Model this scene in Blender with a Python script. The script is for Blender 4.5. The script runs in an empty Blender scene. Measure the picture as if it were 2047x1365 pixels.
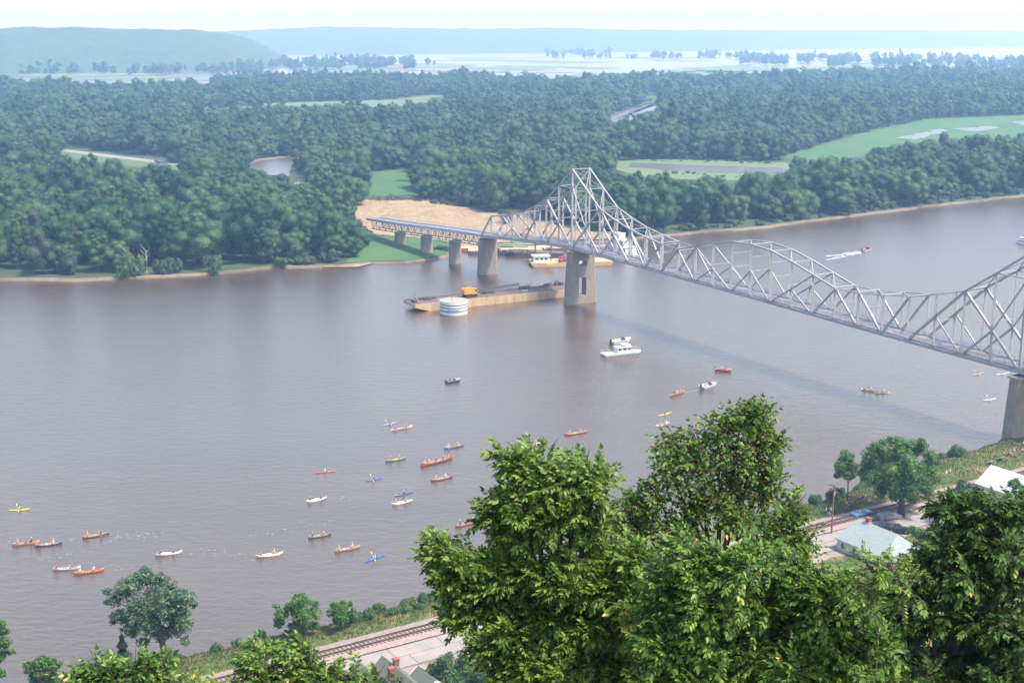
import bpy, bmesh, math, random
import numpy as np
from mathutils import Vector, Matrix, Euler, noise

# ------------------------------------------------------------------ camera, sky, sun, exposure
sc = bpy.context.scene
COL = sc.collection
CAM_H, FOC, HOR = 100.0, 2700.0, 60.0          # eye height (m), focal length and horizon row in photo pixels
PITCH = math.atan((682.5 - HOR) / FOC)
cam = bpy.data.cameras.new('camera')
cam_o = bpy.data.objects.new('camera', cam)
COL.objects.link(cam_o)
cam_o.location = (0, 0, CAM_H)
cam_o.rotation_euler = (math.pi / 2 - PITCH, 0, 0)
cam.sensor_width = 36.0
cam.lens = FOC / 2047.0 * 36.0
cam.clip_start, cam.clip_end = 0.5, 60000
sc.camera = cam_o

SUN_AZ, SUN_EL = math.radians(115), math.radians(60)
world = bpy.data.worlds.new('World')
sc.world = world
world.use_nodes = True
wn = world.node_tree.nodes
sky = wn.new('ShaderNodeTexSky')
sky.sky_type = 'NISHITA'
sky.sun_disc = False
sky.sun_elevation = SUN_EL
sky.sun_rotation = SUN_AZ
sky.altitude = 0
sky.air_density = 1.0
sky.dust_density = 1.6
sky.ozone_density = 1.0
wn['Background'].inputs['Strength'].default_value = 0.15
world.node_tree.links.new(sky.outputs[0], wn['Background'].inputs['Color'])

sun = bpy.data.lights.new('sun', 'SUN')
sun.energy = 2.6
sun.angle = math.radians(6.0)
sun.color = (1.0, 0.95, 0.87)
sun_o = bpy.data.objects.new('sun', sun)
COL.objects.link(sun_o)
SUN_DIR = Vector((math.sin(SUN_AZ) * math.cos(SUN_EL), math.cos(SUN_AZ) * math.cos(SUN_EL), math.sin(SUN_EL)))
sun_o.rotation_euler = SUN_DIR.to_track_quat('Z', 'Y').to_euler()

sc.view_settings.view_transform = 'Standard'
sc.view_settings.look = 'None'
sc.view_settings.exposure = 1.36
sc.view_settings.gamma = 1.0
sc.render.engine = 'CYCLES'
sc.cycles.use_denoising = True
sc.cycles.max_bounces = 6
sc.cycles.diffuse_bounces = 2
sc.cycles.glossy_bounces = 2
sc.cycles.transmission_bounces = 3
sc.cycles.transparent_max_bounces = 6
sc.cycles.volume_bounces = 1
sc.cycles.caustics_reflective = False
sc.cycles.caustics_refractive = False
sc.cycles.sample_clamp_indirect = 4.0

# ------------------------------------------------------------------ helpers
RNG = np.random.default_rng(11)
random.seed(5)
CP, SP = math.cos(PITCH), math.sin(PITCH)

def ray(px, py):
    u, v = (px - 1023.5) / FOC, (682.5 - py) / FOC
    return np.array([u, CP + v * SP, -SP + v * CP])

def P(px, py, z=0.0):
    """world point at height z that the photograph shows at pixel (px, py)"""
    d = ray(px, py)
    return np.array([0, 0, CAM_H]) + d * ((z - CAM_H) / d[2])

def PD(px, py, depth):
    """world point at a given distance along the view axis"""
    return np.array([0, 0, CAM_H]) + ray(px, py) * depth

def proj(q):
    q = np.asarray(q, float)
    x, y, z = q[..., 0], q[..., 1], q[..., 2] - CAM_H
    b = y * CP - z * SP
    return 1023.5 + FOC * x / b, 682.5 - FOC * (y * SP + z * CP) / b, b

def T(o, label=None, cat=None, group=None, kind=None):
    if label and len(label.split()) > 16:      # keep labels short
        for w in (' mostly', ' bright', ' small', ' dull', ' top', ' large', ' the'):
            if len(label.split()) > 16: label = label.replace(w, '', 1)
        label = ' '.join(label.split()[:16])
    if label: o['label'] = label
    if cat: o['category'] = cat
    if group: o['group'] = group
    if kind: o['kind'] = kind
    return o

def empty(name, loc=(0, 0, 0), rz=0.0, parent=None):
    o = bpy.data.objects.new(name, None)
    o.empty_display_size = 0.1
    COL.objects.link(o)
    o.location = loc
    o.rotation_euler = (0, 0, rz)
    if parent: o.parent = parent
    return o

def link(name, me, parent=None, mats=None):
    o = bpy.data.objects.new(name, me)
    COL.objects.link(o)
    if parent: o.parent = parent
    if mats is not None:
        for i, m in enumerate(mats):
            if i < len(o.material_slots):
                o.material_slots[i].link = 'OBJECT'
                o.material_slots[i].material = m
    return o

def mesh_np(name, v, f, mat=None, smooth=False):
    """mesh from an (N,3) vertex array and an (M,k) face array"""
    me = bpy.data.meshes.new(name)
    v = np.ascontiguousarray(v, np.float32); f = np.ascontiguousarray(f, np.int32)
    me.vertices.add(len(v)); me.vertices.foreach_set('co', v.ravel())
    k = f.shape[1]
    me.loops.add(f.size); me.loops.foreach_set('vertex_index', f.ravel())
    me.polygons.add(len(f))
    me.polygons.foreach_set('loop_start', np.arange(len(f), dtype=np.int32) * k)
    me.polygons.foreach_set('loop_total', np.full(len(f), k, np.int32))
    if smooth: me.polygons.foreach_set('use_smooth', np.ones(len(f), bool))
    me.update(calc_edges=True)
    if mat: me.materials.append(mat)
    return me

class MB:
    """collects boxes, beams, tubes and faces into one mesh"""
    def __init__(s): s.v, s.f, s.m = [], [], []
    def add(s, vs, fs, mi=0):
        b = len(s.v)
        s.v += [tuple(map(float, p)) for p in vs]
        s.f += [tuple(i + b for i in f) for f in fs]
        s.m += [mi] * len(fs)
        return s
    def box(s, c, size, rz=0.0, mi=0, taper=1.0):
        hx, hy, hz = size[0] / 2, size[1] / 2, size[2] / 2
        cs, sn = math.cos(rz), math.sin(rz)
        vs = []
        for z, k in ((-hz, 1.0), (hz, taper)):
            for x, y in ((-hx, -hy), (hx, -hy), (hx, hy), (-hx, hy)):
                x, y = x * k, y * k
                vs.append((c[0] + x * cs - y * sn, c[1] + x * sn + y * cs, c[2] + z))
        return s.add(vs, [(3, 2, 1, 0), (4, 5, 6, 7), (0, 1, 5, 4), (1, 2, 6, 5), (2, 3, 7, 6), (3, 0, 4, 7)], mi)
    def beam(s, a, b, w, h, mi=0):
        a, b = Vector(a), Vector(b)
        d = (b - a).normalized()
        up = Vector((0, 0, 1)) if abs(d.z) < 0.97 else Vector((0.5, -0.866, 0))
        sd = d.cross(up).normalized(); up = sd.cross(d)
        vs = [p + sd * (i * w / 2) + up * (j * h / 2) for p in (a, b) for i, j in ((-1, -1), (1, -1), (1, 1), (-1, 1))]
        return s.add(vs, [(3, 2, 1, 0), (4, 5, 6, 7), (0, 1, 5, 4), (1, 2, 6, 5), (2, 3, 7, 6), (3, 0, 4, 7)], mi)
    def tube(s, pts, rad, n=7, mi=0, cap=True):
        pts = [Vector(p) for p in pts]
        if not hasattr(rad, '__len__'): rad = [rad] * len(pts)
        vs, fs = [], []
        for i, p in enumerate(pts):
            d = (pts[min(i + 1, len(pts) - 1)] - pts[max(i - 1, 0)]).normalized()
            u = d.cross(Vector((0, 0, 1)))
            if u.length < 0.05: u = d.cross(Vector((1, 0, 0)))
            u.normalize(); w = d.cross(u)
            for k in range(n):
                t = 2 * math.pi * k / n
                vs.append(p + (u * math.cos(t) + w * math.sin(t)) * rad[i])
        for i in range(len(pts) - 1):
            for k in range(n):
                a, b = i * n + k, i * n + (k + 1) % n
                fs.append((a, a + n, b + n, b))
        if cap:
            fs.append(tuple(range(n))); fs.append(tuple(range((len(pts) - 1) * n, len(pts) * n))[::-1])
        return s.add(vs, fs, mi)
    def prism(s, poly, z0, z1, mi=0):
        n = len(poly)
        vs = [(x, y, z0) for x, y in poly] + [(x, y, z1) for x, y in poly]
        fs = [tuple(range(n))[::-1], tuple(range(n, 2 * n))] + [(i, (i + 1) % n, n + (i + 1) % n, n + i) for i in range(n)]
        return s.add(vs, fs, mi)
    def mesh(s, name, mats=None, smooth=False):
        me = bpy.data.meshes.new(name)
        me.from_pydata(s.v, [], s.f)
        me.polygons.foreach_set('material_index', s.m)
        bm = bmesh.new(); bm.from_mesh(me)
        bmesh.ops.recalc_face_normals(bm, faces=bm.faces)
        bm.to_mesh(me); bm.free()
        if smooth: me.polygons.foreach_set('use_smooth', [True] * len(me.polygons))
        for m in (mats or []): me.materials.append(m)
        me.update()
        return me
    def build(s, name, mat, parent=None, smooth=False):
        return link(name, s.mesh(name, mat if isinstance(mat, (list, tuple)) else [mat], smooth), parent)

def in_poly(x, y, poly):
    x = np.asarray(x); y = np.asarray(y)
    r = np.zeros(x.shape, bool)
    n = len(poly)
    for i in range(n):
        x0, y0 = poly[i]; x1, y1 = poly[(i + 1) % n]
        if y0 == y1: continue
        c = ((y0 > y) != (y1 > y)) & (x < (x1 - x0) * (y - y0) / (y1 - y0) + x0)
        r ^= c
    return r

# ------------------------------------------------------------------ materials (all procedural)
def mat(name, col, rough=0.6, col2=None, scale=1.0, metal=0.0, bump=0.0, detail=4.0, spec=None, coord='Object', stretch=None, bscale=None):
    m = bpy.data.materials.new(name); m.use_nodes = True
    nt = m.node_tree; b = nt.nodes['Principled BSDF']
    b.inputs['Base Color'].default_value = (*col, 1)
    b.inputs['Roughness'].default_value = rough
    b.inputs['Metallic'].default_value = metal
    if spec is not None: b.inputs['Specular IOR Level'].default_value = spec
    if col2 is not None or bump:
        if coord == 'World':
            g = nt.nodes.new('ShaderNodeNewGeometry'); src = g.outputs['Position']
        else:
            g = nt.nodes.new('ShaderNodeTexCoord'); src = g.outputs[coord]
        if stretch:
            mp = nt.nodes.new('ShaderNodeMapping'); mp.inputs['Scale'].default_value = stretch
            nt.links.new(src, mp.inputs['Vector']); src = mp.outputs[0]
        n = nt.nodes.new('ShaderNodeTexNoise'); n.inputs['Scale'].default_value = scale
        n.inputs['Detail'].default_value = detail; n.inputs['Roughness'].default_value = 0.65
        nt.links.new(src, n.inputs['Vector'])
        if col2 is not None:
            r = nt.nodes.new('ShaderNodeValToRGB')
            r.color_ramp.elements[0].position = 0.33; r.color_ramp.elements[1].position = 0.67
            r.color_ramp.elements[0].color = (*col, 1); r.color_ramp.elements[1].color = (*col2, 1)
            nt.links.new(n.outputs['Fac'], r.inputs['Fac']); nt.links.new(r.outputs[0], b.inputs['Base Color'])
        if bump:
            n2 = n
            if bscale:
                n2 = nt.nodes.new('ShaderNodeTexNoise'); n2.inputs['Scale'].default_value = bscale; n2.inputs['Detail'].default_value = 5
                nt.links.new(src, n2.inputs['Vector'])
            bp = nt.nodes.new('ShaderNodeBump'); bp.inputs['Strength'].default_value = 0.6; bp.inputs['Distance'].default_value = bump
            nt.links.new(n2.outputs['Fac'], bp.inputs['Height']); nt.links.new(bp.outputs[0], b.inputs['Normal'])
    return m

def leaf_mat(name, cols, transl=0.25, rough=0.55, obj_rand=0.5, world_scale=None, spec=0.3):
    """foliage: colour differs from leaf to leaf (island) and from tree to tree (object), light passes through"""
    m = bpy.data.materials.new(name); m.use_nodes = True
    nt = m.node_tree; N = nt.nodes; L = nt.links
    b = N['Principled BSDF']; out = N['Material Output']
    b.inputs['Roughness'].default_value = rough; b.inputs['Specular IOR Level'].default_value = spec
    g = N.new('ShaderNodeNewGeometry'); oi = N.new('ShaderNodeObjectInfo')
    mx = N.new('ShaderNodeMix'); mx.data_type = 'FLOAT'; mx.inputs[0].default_value = obj_rand
    L.new(g.outputs['Random Per Island'], mx.inputs[2]); L.new(oi.outputs['Random'], mx.inputs[3])
    fac = mx.outputs[0]
    r = N.new('ShaderNodeValToRGB')
    els = r.color_ramp.elements
    while len(els) < len(cols): els.new(0.5)
    for i, c in enumerate(cols):
        els[i].position = 0.12 + 0.76 * i / (len(cols) - 1); els[i].color = (*c, 1)
    L.new(fac, r.inputs['Fac'])
    L.new(r.outputs[0], b.inputs['Base Color'])
    tr = N.new('ShaderNodeBsdfTranslucent')
    hs = N.new('ShaderNodeHueSaturation'); hs.inputs['Value'].default_value = 1.5; hs.inputs['Hue'].default_value = 0.485
    L.new(r.outputs[0], hs.inputs['Color']); L.new(hs.outputs[0], tr.inputs['Color'])
    ms = N.new('ShaderNodeMixShader'); ms.inputs[0].default_value = transl
    L.new(b.outputs[0], ms.inputs[1]); L.new(tr.outputs[0], ms.inputs[2]); L.new(ms.outputs[0], out.inputs['Surface'])
    return m

def water_mat(name, col, rough, amp, wl=1.0, col2=None, sheen=0.0):
    m = bpy.data.materials.new(name); m.use_nodes = True
    nt = m.node_tree; N = nt.nodes; L = nt.links
    b = N['Principled BSDF']
    b.inputs['Base Color'].default_value = (*col, 1); b.inputs['Roughness'].default_value = rough
    b.inputs['IOR'].default_value = 1.40
    b.inputs['Metallic'].default_value = sheen      # silt-laden, wind-ruffled surface: mostly mirrored sky, little body colour
    g = N.new('ShaderNodeNewGeometry')
    def nz(rot, sx, sy, detail, rgh=0.55, dist=0.0):
        mp = N.new('ShaderNodeMapping'); mp.inputs['Rotation'].default_value = (0, 0, math.radians(rot)); mp.inputs['Scale'].default_value = (sx, sy, 1)
        n = N.new('ShaderNodeTexNoise'); n.inputs['Scale'].default_value = 1.0; n.inputs['Detail'].default_value = detail
        n.inputs['Roughness'].default_value = rgh; n.inputs['Distortion'].default_value = dist
        L.new(g.outputs['Position'], mp.inputs['Vector']); L.new(mp.outputs[0], n.inputs['Vector'])
        return n.outputs['Fac']
    a = nz(-10, 0.26 / wl, 0.55 / wl, 4, 0.62, 0.5)
    c = nz(12, 0.75 / wl, 1.5 / wl, 3, 0.62)
    patch = nz(-14, 0.006, 0.024, 5, 0.62, 0.8)
    mul = N.new('ShaderNodeMath'); mul.operation = 'MULTIPLY'; mul.inputs[1].default_value = 0.38
    L.new(c, mul.inputs[0])
    ad = N.new('ShaderNodeMath'); ad.operation = 'ADD'
    L.new(a, ad.inputs[0]); L.new(mul.outputs[0], ad.inputs[1])
    bp = N.new('ShaderNodeBump'); bp.inputs['Distance'].default_value = amp
    mr = N.new('ShaderNodeMapRange'); mr.inputs[1].default_value = 0.35; mr.inputs[2].default_value = 0.65
    mr.inputs[3].default_value = 0.45; mr.inputs[4].default_value = 1.0
    L.new(patch, mr.inputs[0]); L.new(mr.outputs[0], bp.inputs['Strength'])
    L.new(ad.outputs[0], bp.inputs['Height']); L.new(bp.outputs[0], b.inputs['Normal'])
    if col2:
        r = N.new('ShaderNodeValToRGB'); r.color_ramp.elements[0].position = 0.35; r.color_ramp.elements[1].position = 0.65
        r.color_ramp.elements[0].color = (*col, 1); r.color_ramp.elements[1].color = (*col2, 1)
        L.new(patch, r.inputs['Fac']); L.new(r.outputs[0], b.inputs['Base Color'])
    return m

M = {}
M['water'] = water_mat('river_water', (0.325, 0.220, 0.146), 0.26, 0.32, 1.0, (0.375, 0.260, 0.178), 0.85)
M['pond'] = water_mat('slough_water', (0.42, 0.32, 0.26), 0.30, 0.40, 1.2, None, 0.85)
M['steel'] = mat('bridge_paint', (0.385, 0.385, 0.385), 0.6, (0.31, 0.285, 0.265), 0.22, metal=0.1, coord='World')
M['rail_steel'] = mat('railing_paint', (0.46, 0.49, 0.56), 0.5, (0.36, 0.39, 0.46), 0.5, coord='World')
M['deck'] = mat('bridge_deck', (0.17, 0.14, 0.13), 0.85, (0.24, 0.21, 0.20), 0.4, coord='World')
M['concrete'] = mat('pier_concrete', (0.30, 0.245, 0.185), 0.9, (0.20, 0.165, 0.13), 0.9, bump=0.05, coord='World', stretch=(1, 1, 0.25), detail=6)
M['concrete_lt'] = mat('pier_concrete_pale', (0.36, 0.31, 0.25), 0.9, (0.27, 0.23, 0.18), 0.8, coord='World', detail=6)
M['sand'] = mat('dredged_sand', (0.215, 0.138, 0.064), 0.95, (0.31, 0.215, 0.115), 0.08, bump=0.25, coord='World', detail=8, bscale=0.5)
def sand_tracks(m):
    nt = m.node_tree; b = nt.nodes['Principled BSDF']; old = b.inputs['Base Color'].links[0].from_socket
    g = nt.nodes.new('ShaderNodeNewGeometry'); mp = nt.nodes.new('ShaderNodeMapping'); mp.inputs['Rotation'].default_value = (0, 0, 0.5); mp.inputs['Scale'].default_value = (1, .45, 1)
    w = nt.nodes.new('ShaderNodeTexWave'); w.inputs['Scale'].default_value = .05; w.inputs['Distortion'].default_value = 26; w.inputs['Detail'].default_value = 3; w.inputs['Detail Scale'].default_value = 1.2
    nt.links.new(g.outputs['Position'], mp.inputs['Vector']); nt.links.new(mp.outputs[0], w.inputs['Vector'])
    r = nt.nodes.new('ShaderNodeMapRange'); r.inputs[1].default_value = .60; r.inputs[2].default_value = 1.6; nt.links.new(w.outputs['Fac'], r.inputs[0])
    mx = nt.nodes.new('ShaderNodeMix'); mx.data_type = 'RGBA'; nt.links.new(r.outputs[0], mx.inputs[0]); nt.links.new(old, mx.inputs[6]); mx.inputs[7].default_value = (.42, .325, .205, 1)
    nt.links.new(mx.outputs[2], b.inputs['Base Color'])
sand_tracks(M['sand'])
M['shore_sand'] = mat('shore_sand', (0.13, 0.10, 0.065), 0.95, (0.22, 0.155, 0.10), 0.3, coord='World')
M['under'] = mat('forest_floor', (0.035, 0.060, 0.022), 1.0, (0.055, 0.085, 0.03), 0.05, bump=0.4, coord='World', detail=8, bscale=0.6)
M['meadow'] = mat('meadow_grass', (0.040, 0.112, 0.024), 1.0, (0.066, 0.135, 0.036), 0.02, bump=0.3, coord='World', detail=8, bscale=0.7)
M['marsh'] = mat('marsh_grass', (0.085, 0.145, 0.05), 1.0, (0.13, 0.165, 0.07), 0.012, coord='World', detail=6)
M['bark'] = mat('bark', (0.10, 0.075, 0.055), 0.95, (0.055, 0.042, 0.034), 3.0, bump=0.04)
M['bark_red'] = mat('bark_reddish', (0.16, 0.075, 0.045), 0.9, (0.08, 0.045, 0.03), 3.0)
M['deadwood'] = mat('dead_wood', (0.38, 0.33, 0.29), 0.95, (0.25, 0.21, 0.19), 2.0)
M['leaf_far'] = leaf_mat('forest_leaves', [(0.020, 0.060, 0.019), (0.044, 0.108, 0.034), (0.092, 0.155, 0.058)], 0.26, obj_rand=0.72)
M['leaf_light'] = leaf_mat('light_forest_leaves', [(0.040, 0.085, 0.026), (0.070, 0.130, 0.040), (0.115, 0.170, 0.065)], 0.25, obj_rand=0.6)
M['leaf_willow'] = leaf_mat('willow_leaves', [(0.055, 0.085, 0.045), (0.085, 0.115, 0.062)], 0.25, obj_rand=0.5)
M['leaf_bank'] = leaf_mat('bank_tree_leaves', [(0.022, 0.074, 0.010), (0.064, 0.150, 0.018), (0.140, 0.225, 0.036)], 0.32, obj_rand=0.05)
M['leaf_pale'] = leaf_mat('maple_leaves', [(0.024, 0.068, 0.022), (0.070, 0.130, 0.050), (0.180, 0.235, 0.140)], 0.25, obj_rand=0.05)
M['leaf_shrub'] = leaf_mat('shrub_leaves', [(0.040, 0.090, 0.024), (0.075, 0.140, 0.036), (0.110, 0.170, 0.050)], 0.25, obj_rand=0.3)
M['leaf_brush'] = leaf_mat('brush_pile', [(0.085, 0.060, 0.045), (0.12, 0.085, 0.06), (0.07, 0.075, 0.045)], 0.1, obj_rand=0.3)
M['leaf_fg'] = leaf_mat('tree_leaves', [(0.016, 0.050, 0.007), (0.070, 0.145, 0.018), (0.225, 0.325, 0.062)], 0.36, 0.5, obj_rand=0.12, spec=0.25)
M['leaf_fg2'] = leaf_mat('tree_leaves_yellower', [(0.022, 0.060, 0.007), (0.100, 0.180, 0.020), (0.250, 0.330, 0.068)], 0.38, 0.5, obj_rand=0.12, spec=0.25)
M['leaf_dark'] = leaf_mat('tree_leaves_darker', [(0.012, 0.038, 0.007), (0.045, 0.100, 0.016), (0.130, 0.200, 0.042)], 0.30, 0.5, obj_rand=0.12, spec=0.25)
M['leaf_yellow'] = mat('yellowed_leaf', (0.55, 0.36, 0.06), 0.6)
M['spruce'] = leaf_mat('spruce_needles', [(0.018, 0.040, 0.024), (0.035, 0.062, 0.040)], 0.08, obj_rand=0.1)
M['grass'] = leaf_mat('bank_grass', [(0.055, 0.105, 0.024), (0.090, 0.135, 0.034), (0.16, 0.145, 0.055)], 0.25, obj_rand=0.0)
M['hill'] = mat('hill_woods', (0.030, 0.060, 0.028), 1.0, (0.055, 0.085, 0.04), 0.02, bump=6.0, coord='World', detail=6, bscale=0.05)
M['highway'] = mat('highway_concrete', (0.27, 0.235, 0.215), 0.9, (0.22, 0.20, 0.18), 0.1, coord='World')
M['slab'] = mat('road_concrete', (0.31, 0.265, 0.235), 0.92, (0.25, 0.21, 0.185), 0.35, bump=0.01, coord='World', detail=7)
M['tar'] = mat('road_base', (0.13, 0.11, 0.10), 0.95, (0.18, 0.15, 0.13), 1.0, coord='World')
M['ballast'] = mat('ballast_stone', (0.34, 0.25, 0.21), 1.0, (0.22, 0.16, 0.14), 2.2, bump=0.12, coord='World', detail=6)
M['rail'] = mat('rust_rail', (0.10, 0.065, 0.05), 0.55, (0.16, 0.11, 0.09), 2.0, metal=0.4)
M['tie'] = mat('wood_tie', (0.20, 0.155, 0.10), 0.95, (0.13, 0.10, 0.075), 2.5)
M['white'] = mat('white_paint', (0.72, 0.71, 0.69), 0.45, (0.64, 0.63, 0.61), 1.0)
M['black'] = mat('black_rubber', (0.02, 0.02, 0.022), 0.7)
M['darksteel'] = mat('dark_steel', (0.06, 0.055, 0.055), 0.6, (0.11, 0.085, 0.07), 0.8)
M['chrome'] = mat('chrome', (0.6, 0.6, 0.62), 0.2, metal=1.0)
M['glass'] = mat('tinted_glass', (0.03, 0.035, 0.04), 0.08, spec=0.8)
M['skin'] = mat('skin', (0.55, 0.33, 0.24), 0.6)
M['denim'] = mat('denim_shorts', (0.05, 0.07, 0.14), 0.9)
M['brick'] = mat('chimney_brick', (0.30, 0.10, 0.065), 0.9, (0.22, 0.075, 0.05), 3.0)
M['rust_deck'] = mat('barge_deck', (0.17, 0.105, 0.085), 0.9, (0.11, 0.075, 0.065), 0.3, coord='World', detail=7)
M['barge_side'] = mat('barge_side', (0.58, 0.41, 0.22), 0.8, (0.42, 0.27, 0.14), 0.35, coord='World', stretch=(1, 1, 0.3), detail=6)
M['tan_deck'] = mat('tan_deck', (0.50, 0.36, 0.26), 0.9, (0.40, 0.28, 0.20), 0.2, coord='World', detail=7)
M['yellow'] = mat('yellow_paint', (0.75, 0.45, 0.05), 0.5, (0.65, 0.38, 0.06), 0.6)
M['crane_orange'] = mat('crane_paint', (0.80, 0.30, 0.02), 0.5, (0.70, 0.25, 0.03), 0.6)
M['red'] = mat('red_paint', (0.50, 0.07, 0.05), 0.5, (0.42, 0.09, 0.07), 0.6)
M['green_pipe'] = mat('green_pipe', (0.16, 0.24, 0.17), 0.6, (0.24, 0.27, 0.19), 0.5)
M['aluminium'] = mat('aluminium', (0.55, 0.55, 0.57), 0.35, (0.48, 0.48, 0.50), 3.0, metal=0.6)
M['foam'] = mat('water_foam', (0.5, 0.5, 0.5), 0.8)
M['pole'] = mat('pole_wood', (0.30, 0.13, 0.065), 0.9, (0.22, 0.09, 0.05), 2.0)

def cmat(name, c, rough=0.45):
    if name not in M: M[name] = mat(name, c, rough, tuple(x * 0.82 for x in c), 1.6)
    return M[name]

# ------------------------------------------------------------------ the setting: water, flood plain, hills
def sheet(name, poly, z, m, kind='structure', label=None):
    me = bpy.data.meshes.new(name)
    me.from_pydata([(p[0], p[1], z) for p in poly], [], [tuple(range(len(poly)))])
    bm = bmesh.new(); bm.from_mesh(me)
    for f in bm.faces:
        if f.normal.z < 0: f.normal_flip()
    bmesh.ops.triangulate(bm, faces=bm.faces)
    bm.to_mesh(me); bm.free()
    me.materials.append(m)
    o = link(name, me); T(o, label, kind=kind)
    return o

def pxpoly(pts, z): return [tuple(P(x, y, z)[:2]) for x, y in pts]

def wobble(poly, step, amp, seed):
    """subdivide a closed outline and roughen it"""
    r = random.Random(seed); out = []
    n = len(poly)
    for i in range(n):
        a, b = Vector(poly[i]), Vector(poly[(i + 1) % n])
        k = max(1, int((b - a).length / step))
        nrm = Vector((-(b - a).y, (b - a).x)).normalized()
        for j in range(k):
            p = a.lerp(b, j / k)
            if j: p = p + nrm * (noise.noise(Vector((p.x / step / 1.7, p.y / step / 1.7, seed))) * amp * 2)
            out.append((p.x, p.y))
    return out

me = bpy.data.meshes.new('river')
W = 14000
me.from_pydata([(-W, -300, 0), (W, -300, 0), (W, 16000, 0), (-W, 16000, 0)], [], [(0, 1, 2, 3)])
me.materials.append(M['water'])
T(link('river', me), 'wide grey-brown river with wind ripples', kind='structure')

# near outline of the wooded flood plain, as the photograph shows it (waterline), then its far side
SHORE = [(-700, 552), (-300, 556), (0, 557), (90, 556), (150, 558), (250, 553), (330, 550), (400, 546), (470, 541), (560, 532), (620, 531), (680, 530),
         (715, 526), (740, 523), (810, 522), (870, 515), (897, 507), (915, 498), (950, 494), (1005, 484), (1060, 480), (1130, 483),
         (1200, 482), (1250, 478), (1340, 468), (1400, 462), (1480, 457), (1560, 448), (1640, 438), (1720, 428), (1800, 418), (1940, 402), (2047, 390), (2300, 365), (2900, 325)]
FARSIDE = [(3200, 178), (2400, 160), (2047, 152), (1900, 156), (1780, 154), (1560, 164), (1420, 172), (1250, 167), (1100, 176), (960, 169), (820, 168), (700, 167), (560, 166),
           (440, 172), (430, 184), (300, 194), (130, 190), (0, 176), (-300, 172), (-900, 184)]
land_px = SHORE + FARSIDE
land = [tuple(P(x, y, 0.9)[:2]) for x, y in SHORE] + [tuple(P(x, y, 0.9)[:2]) for x, y in FARSIDE]
land_w = wobble(land, 9.0, 2.2, 3)
sheet('flood_plain', land_w, 0.9, M['under'], label='wooded flood plain across the river')
# sandy foot of the bank along the near shore
ns = [Vector(P(x, y, 0.9)[:2]) for x, y in SHORE]
shore_pts = [p for p in land_w]
mb = MB(); cnt = 0
ctr = Vector((0, 900))
k_end = 0
front = []
for p in land_w:
    front.append(p)
    if (Vector(p) - ns[-1]).length < 0.5: break
vs, fs = [], []
for i, p in enumerate(front):
    a = Vector(front[max(i - 1, 0)]); b = Vector(front[min(i + 1, len(front) - 1)])
    d = (b - a).normalized(); nrm = Vector((d.y, -d.x))
    w = 0.6 + 2.6 * noise.noise(Vector((p[0] / 34, p[1] / 34, 1.3)))
    w = max(0.2, w)
    q = Vector(p) + nrm * w
    r = Vector(p) - nrm * 1.0
    vs += [(r.x, r.y, 0.95), (p[0], p[1], 0.9), (q.x, q.y, -0.25)]
for i in range(len(front) - 1):
    fs += [(3 * i, 3 * i + 3, 3 * i + 4, 3 * i + 1), (3 * i + 1, 3 * i + 4, 3 * i + 5, 3 * i + 2)]
me = bpy.data.meshes.new('shore'); me.from_pydata(vs, [], fs); me.materials.append(M['shore_sand'])
T(link('shore', me), 'narrow sandy shore at the foot of the woods', kind='structure')
# sand spit beside the left wood
sheet('beach', wobble(pxpoly([(600, 531), (650, 534), (715, 533), (745, 526), (700, 523), (640, 526)], 0.4), 6, 1.0, 9), 0.35, M['sand'], label='pale sand spit at the tip of the wood')

def clearing(name, pts, z, m, label, step=12, amp=2.5, seed=1):
    return sheet(name, wobble(pxpoly(pts, z), step, amp, seed), z, m, label=label)

# open ground seen between the trees (pixels, as seen) - trees keep out of these
CLEAR = []
def clear(pts): CLEAR.append(pts); return pts
clearing('grass_field', clear([(742, 346), (818, 337), (824, 388), (742, 398)]), 1.1, M['meadow'], 'small bright green field behind the sand lot', seed=2)
clearing('grass_point', [(690, 526), (735, 468), (800, 468), (850, 476), (905, 488), (930, 494), (897, 506), (870, 514), (810, 521), (740, 522)], 1.1, M['meadow'], 'grassy point under the bridge approach', seed=3)
clear([(745, 478), (800, 478), (850, 485), (905, 497), (897, 506), (870, 514), (810, 521), (728, 522)])
clear([(700, 401), (760, 399), (880, 405), (960, 417), (1005, 428), (1060, 420), (1130, 455), (1240, 470), (1240, 478), (1005, 484), (900, 490), (740, 470), (745, 440)])
clearing('marsh', clear([(1230, 322), (1330, 318), (1575, 326), (1582, 352), (1500, 362), (1300, 358), (1226, 338)]), 1.1, M['marsh'], 'strip of green marsh around the long slough', seed=4)
clearing('slough', [(1262, 326), (1400, 331), (1575, 336), (1578, 347), (1480, 345), (1360, 341), (1256, 333)], 1.3, M['pond'], 'long narrow slough in front of the green marsh', seed=5, amp=1.2)
clearing('wet_meadow', clear([(1560, 316), (1640, 290), (1720, 268), (1790, 252), (1860, 238), (1960, 234), (2120, 228), (2120, 272), (2047, 276), (1950, 279), (1860, 284), (1760, 300), (1690, 320), (1620, 322)]), 1.1, M['meadow'], 'bright green wet meadow beyond the river wood', seed=6, amp=4)
for i, pts in enumerate([[(1790, 276), (1840, 266), (1880, 258), (1895, 262), (1860, 272), (1830, 279)], [(1905, 258), (1970, 252), (2000, 256), (1950, 263)], [(2020, 243), (2120, 238), (2120, 250), (2040, 250)]]):
    clearing('marsh_pool', pts, 1.3, M['pond'], 'shallow pool in the wet meadow', seed=7 + i, amp=5)
clearing('backwater', clear([(468, 332), (520, 320), (572, 314), (585, 320), (580, 352), (540, 350)]), 1.3, M['pond'], 'bend of backwater behind the left wood', seed=11, amp=1.5)
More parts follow.
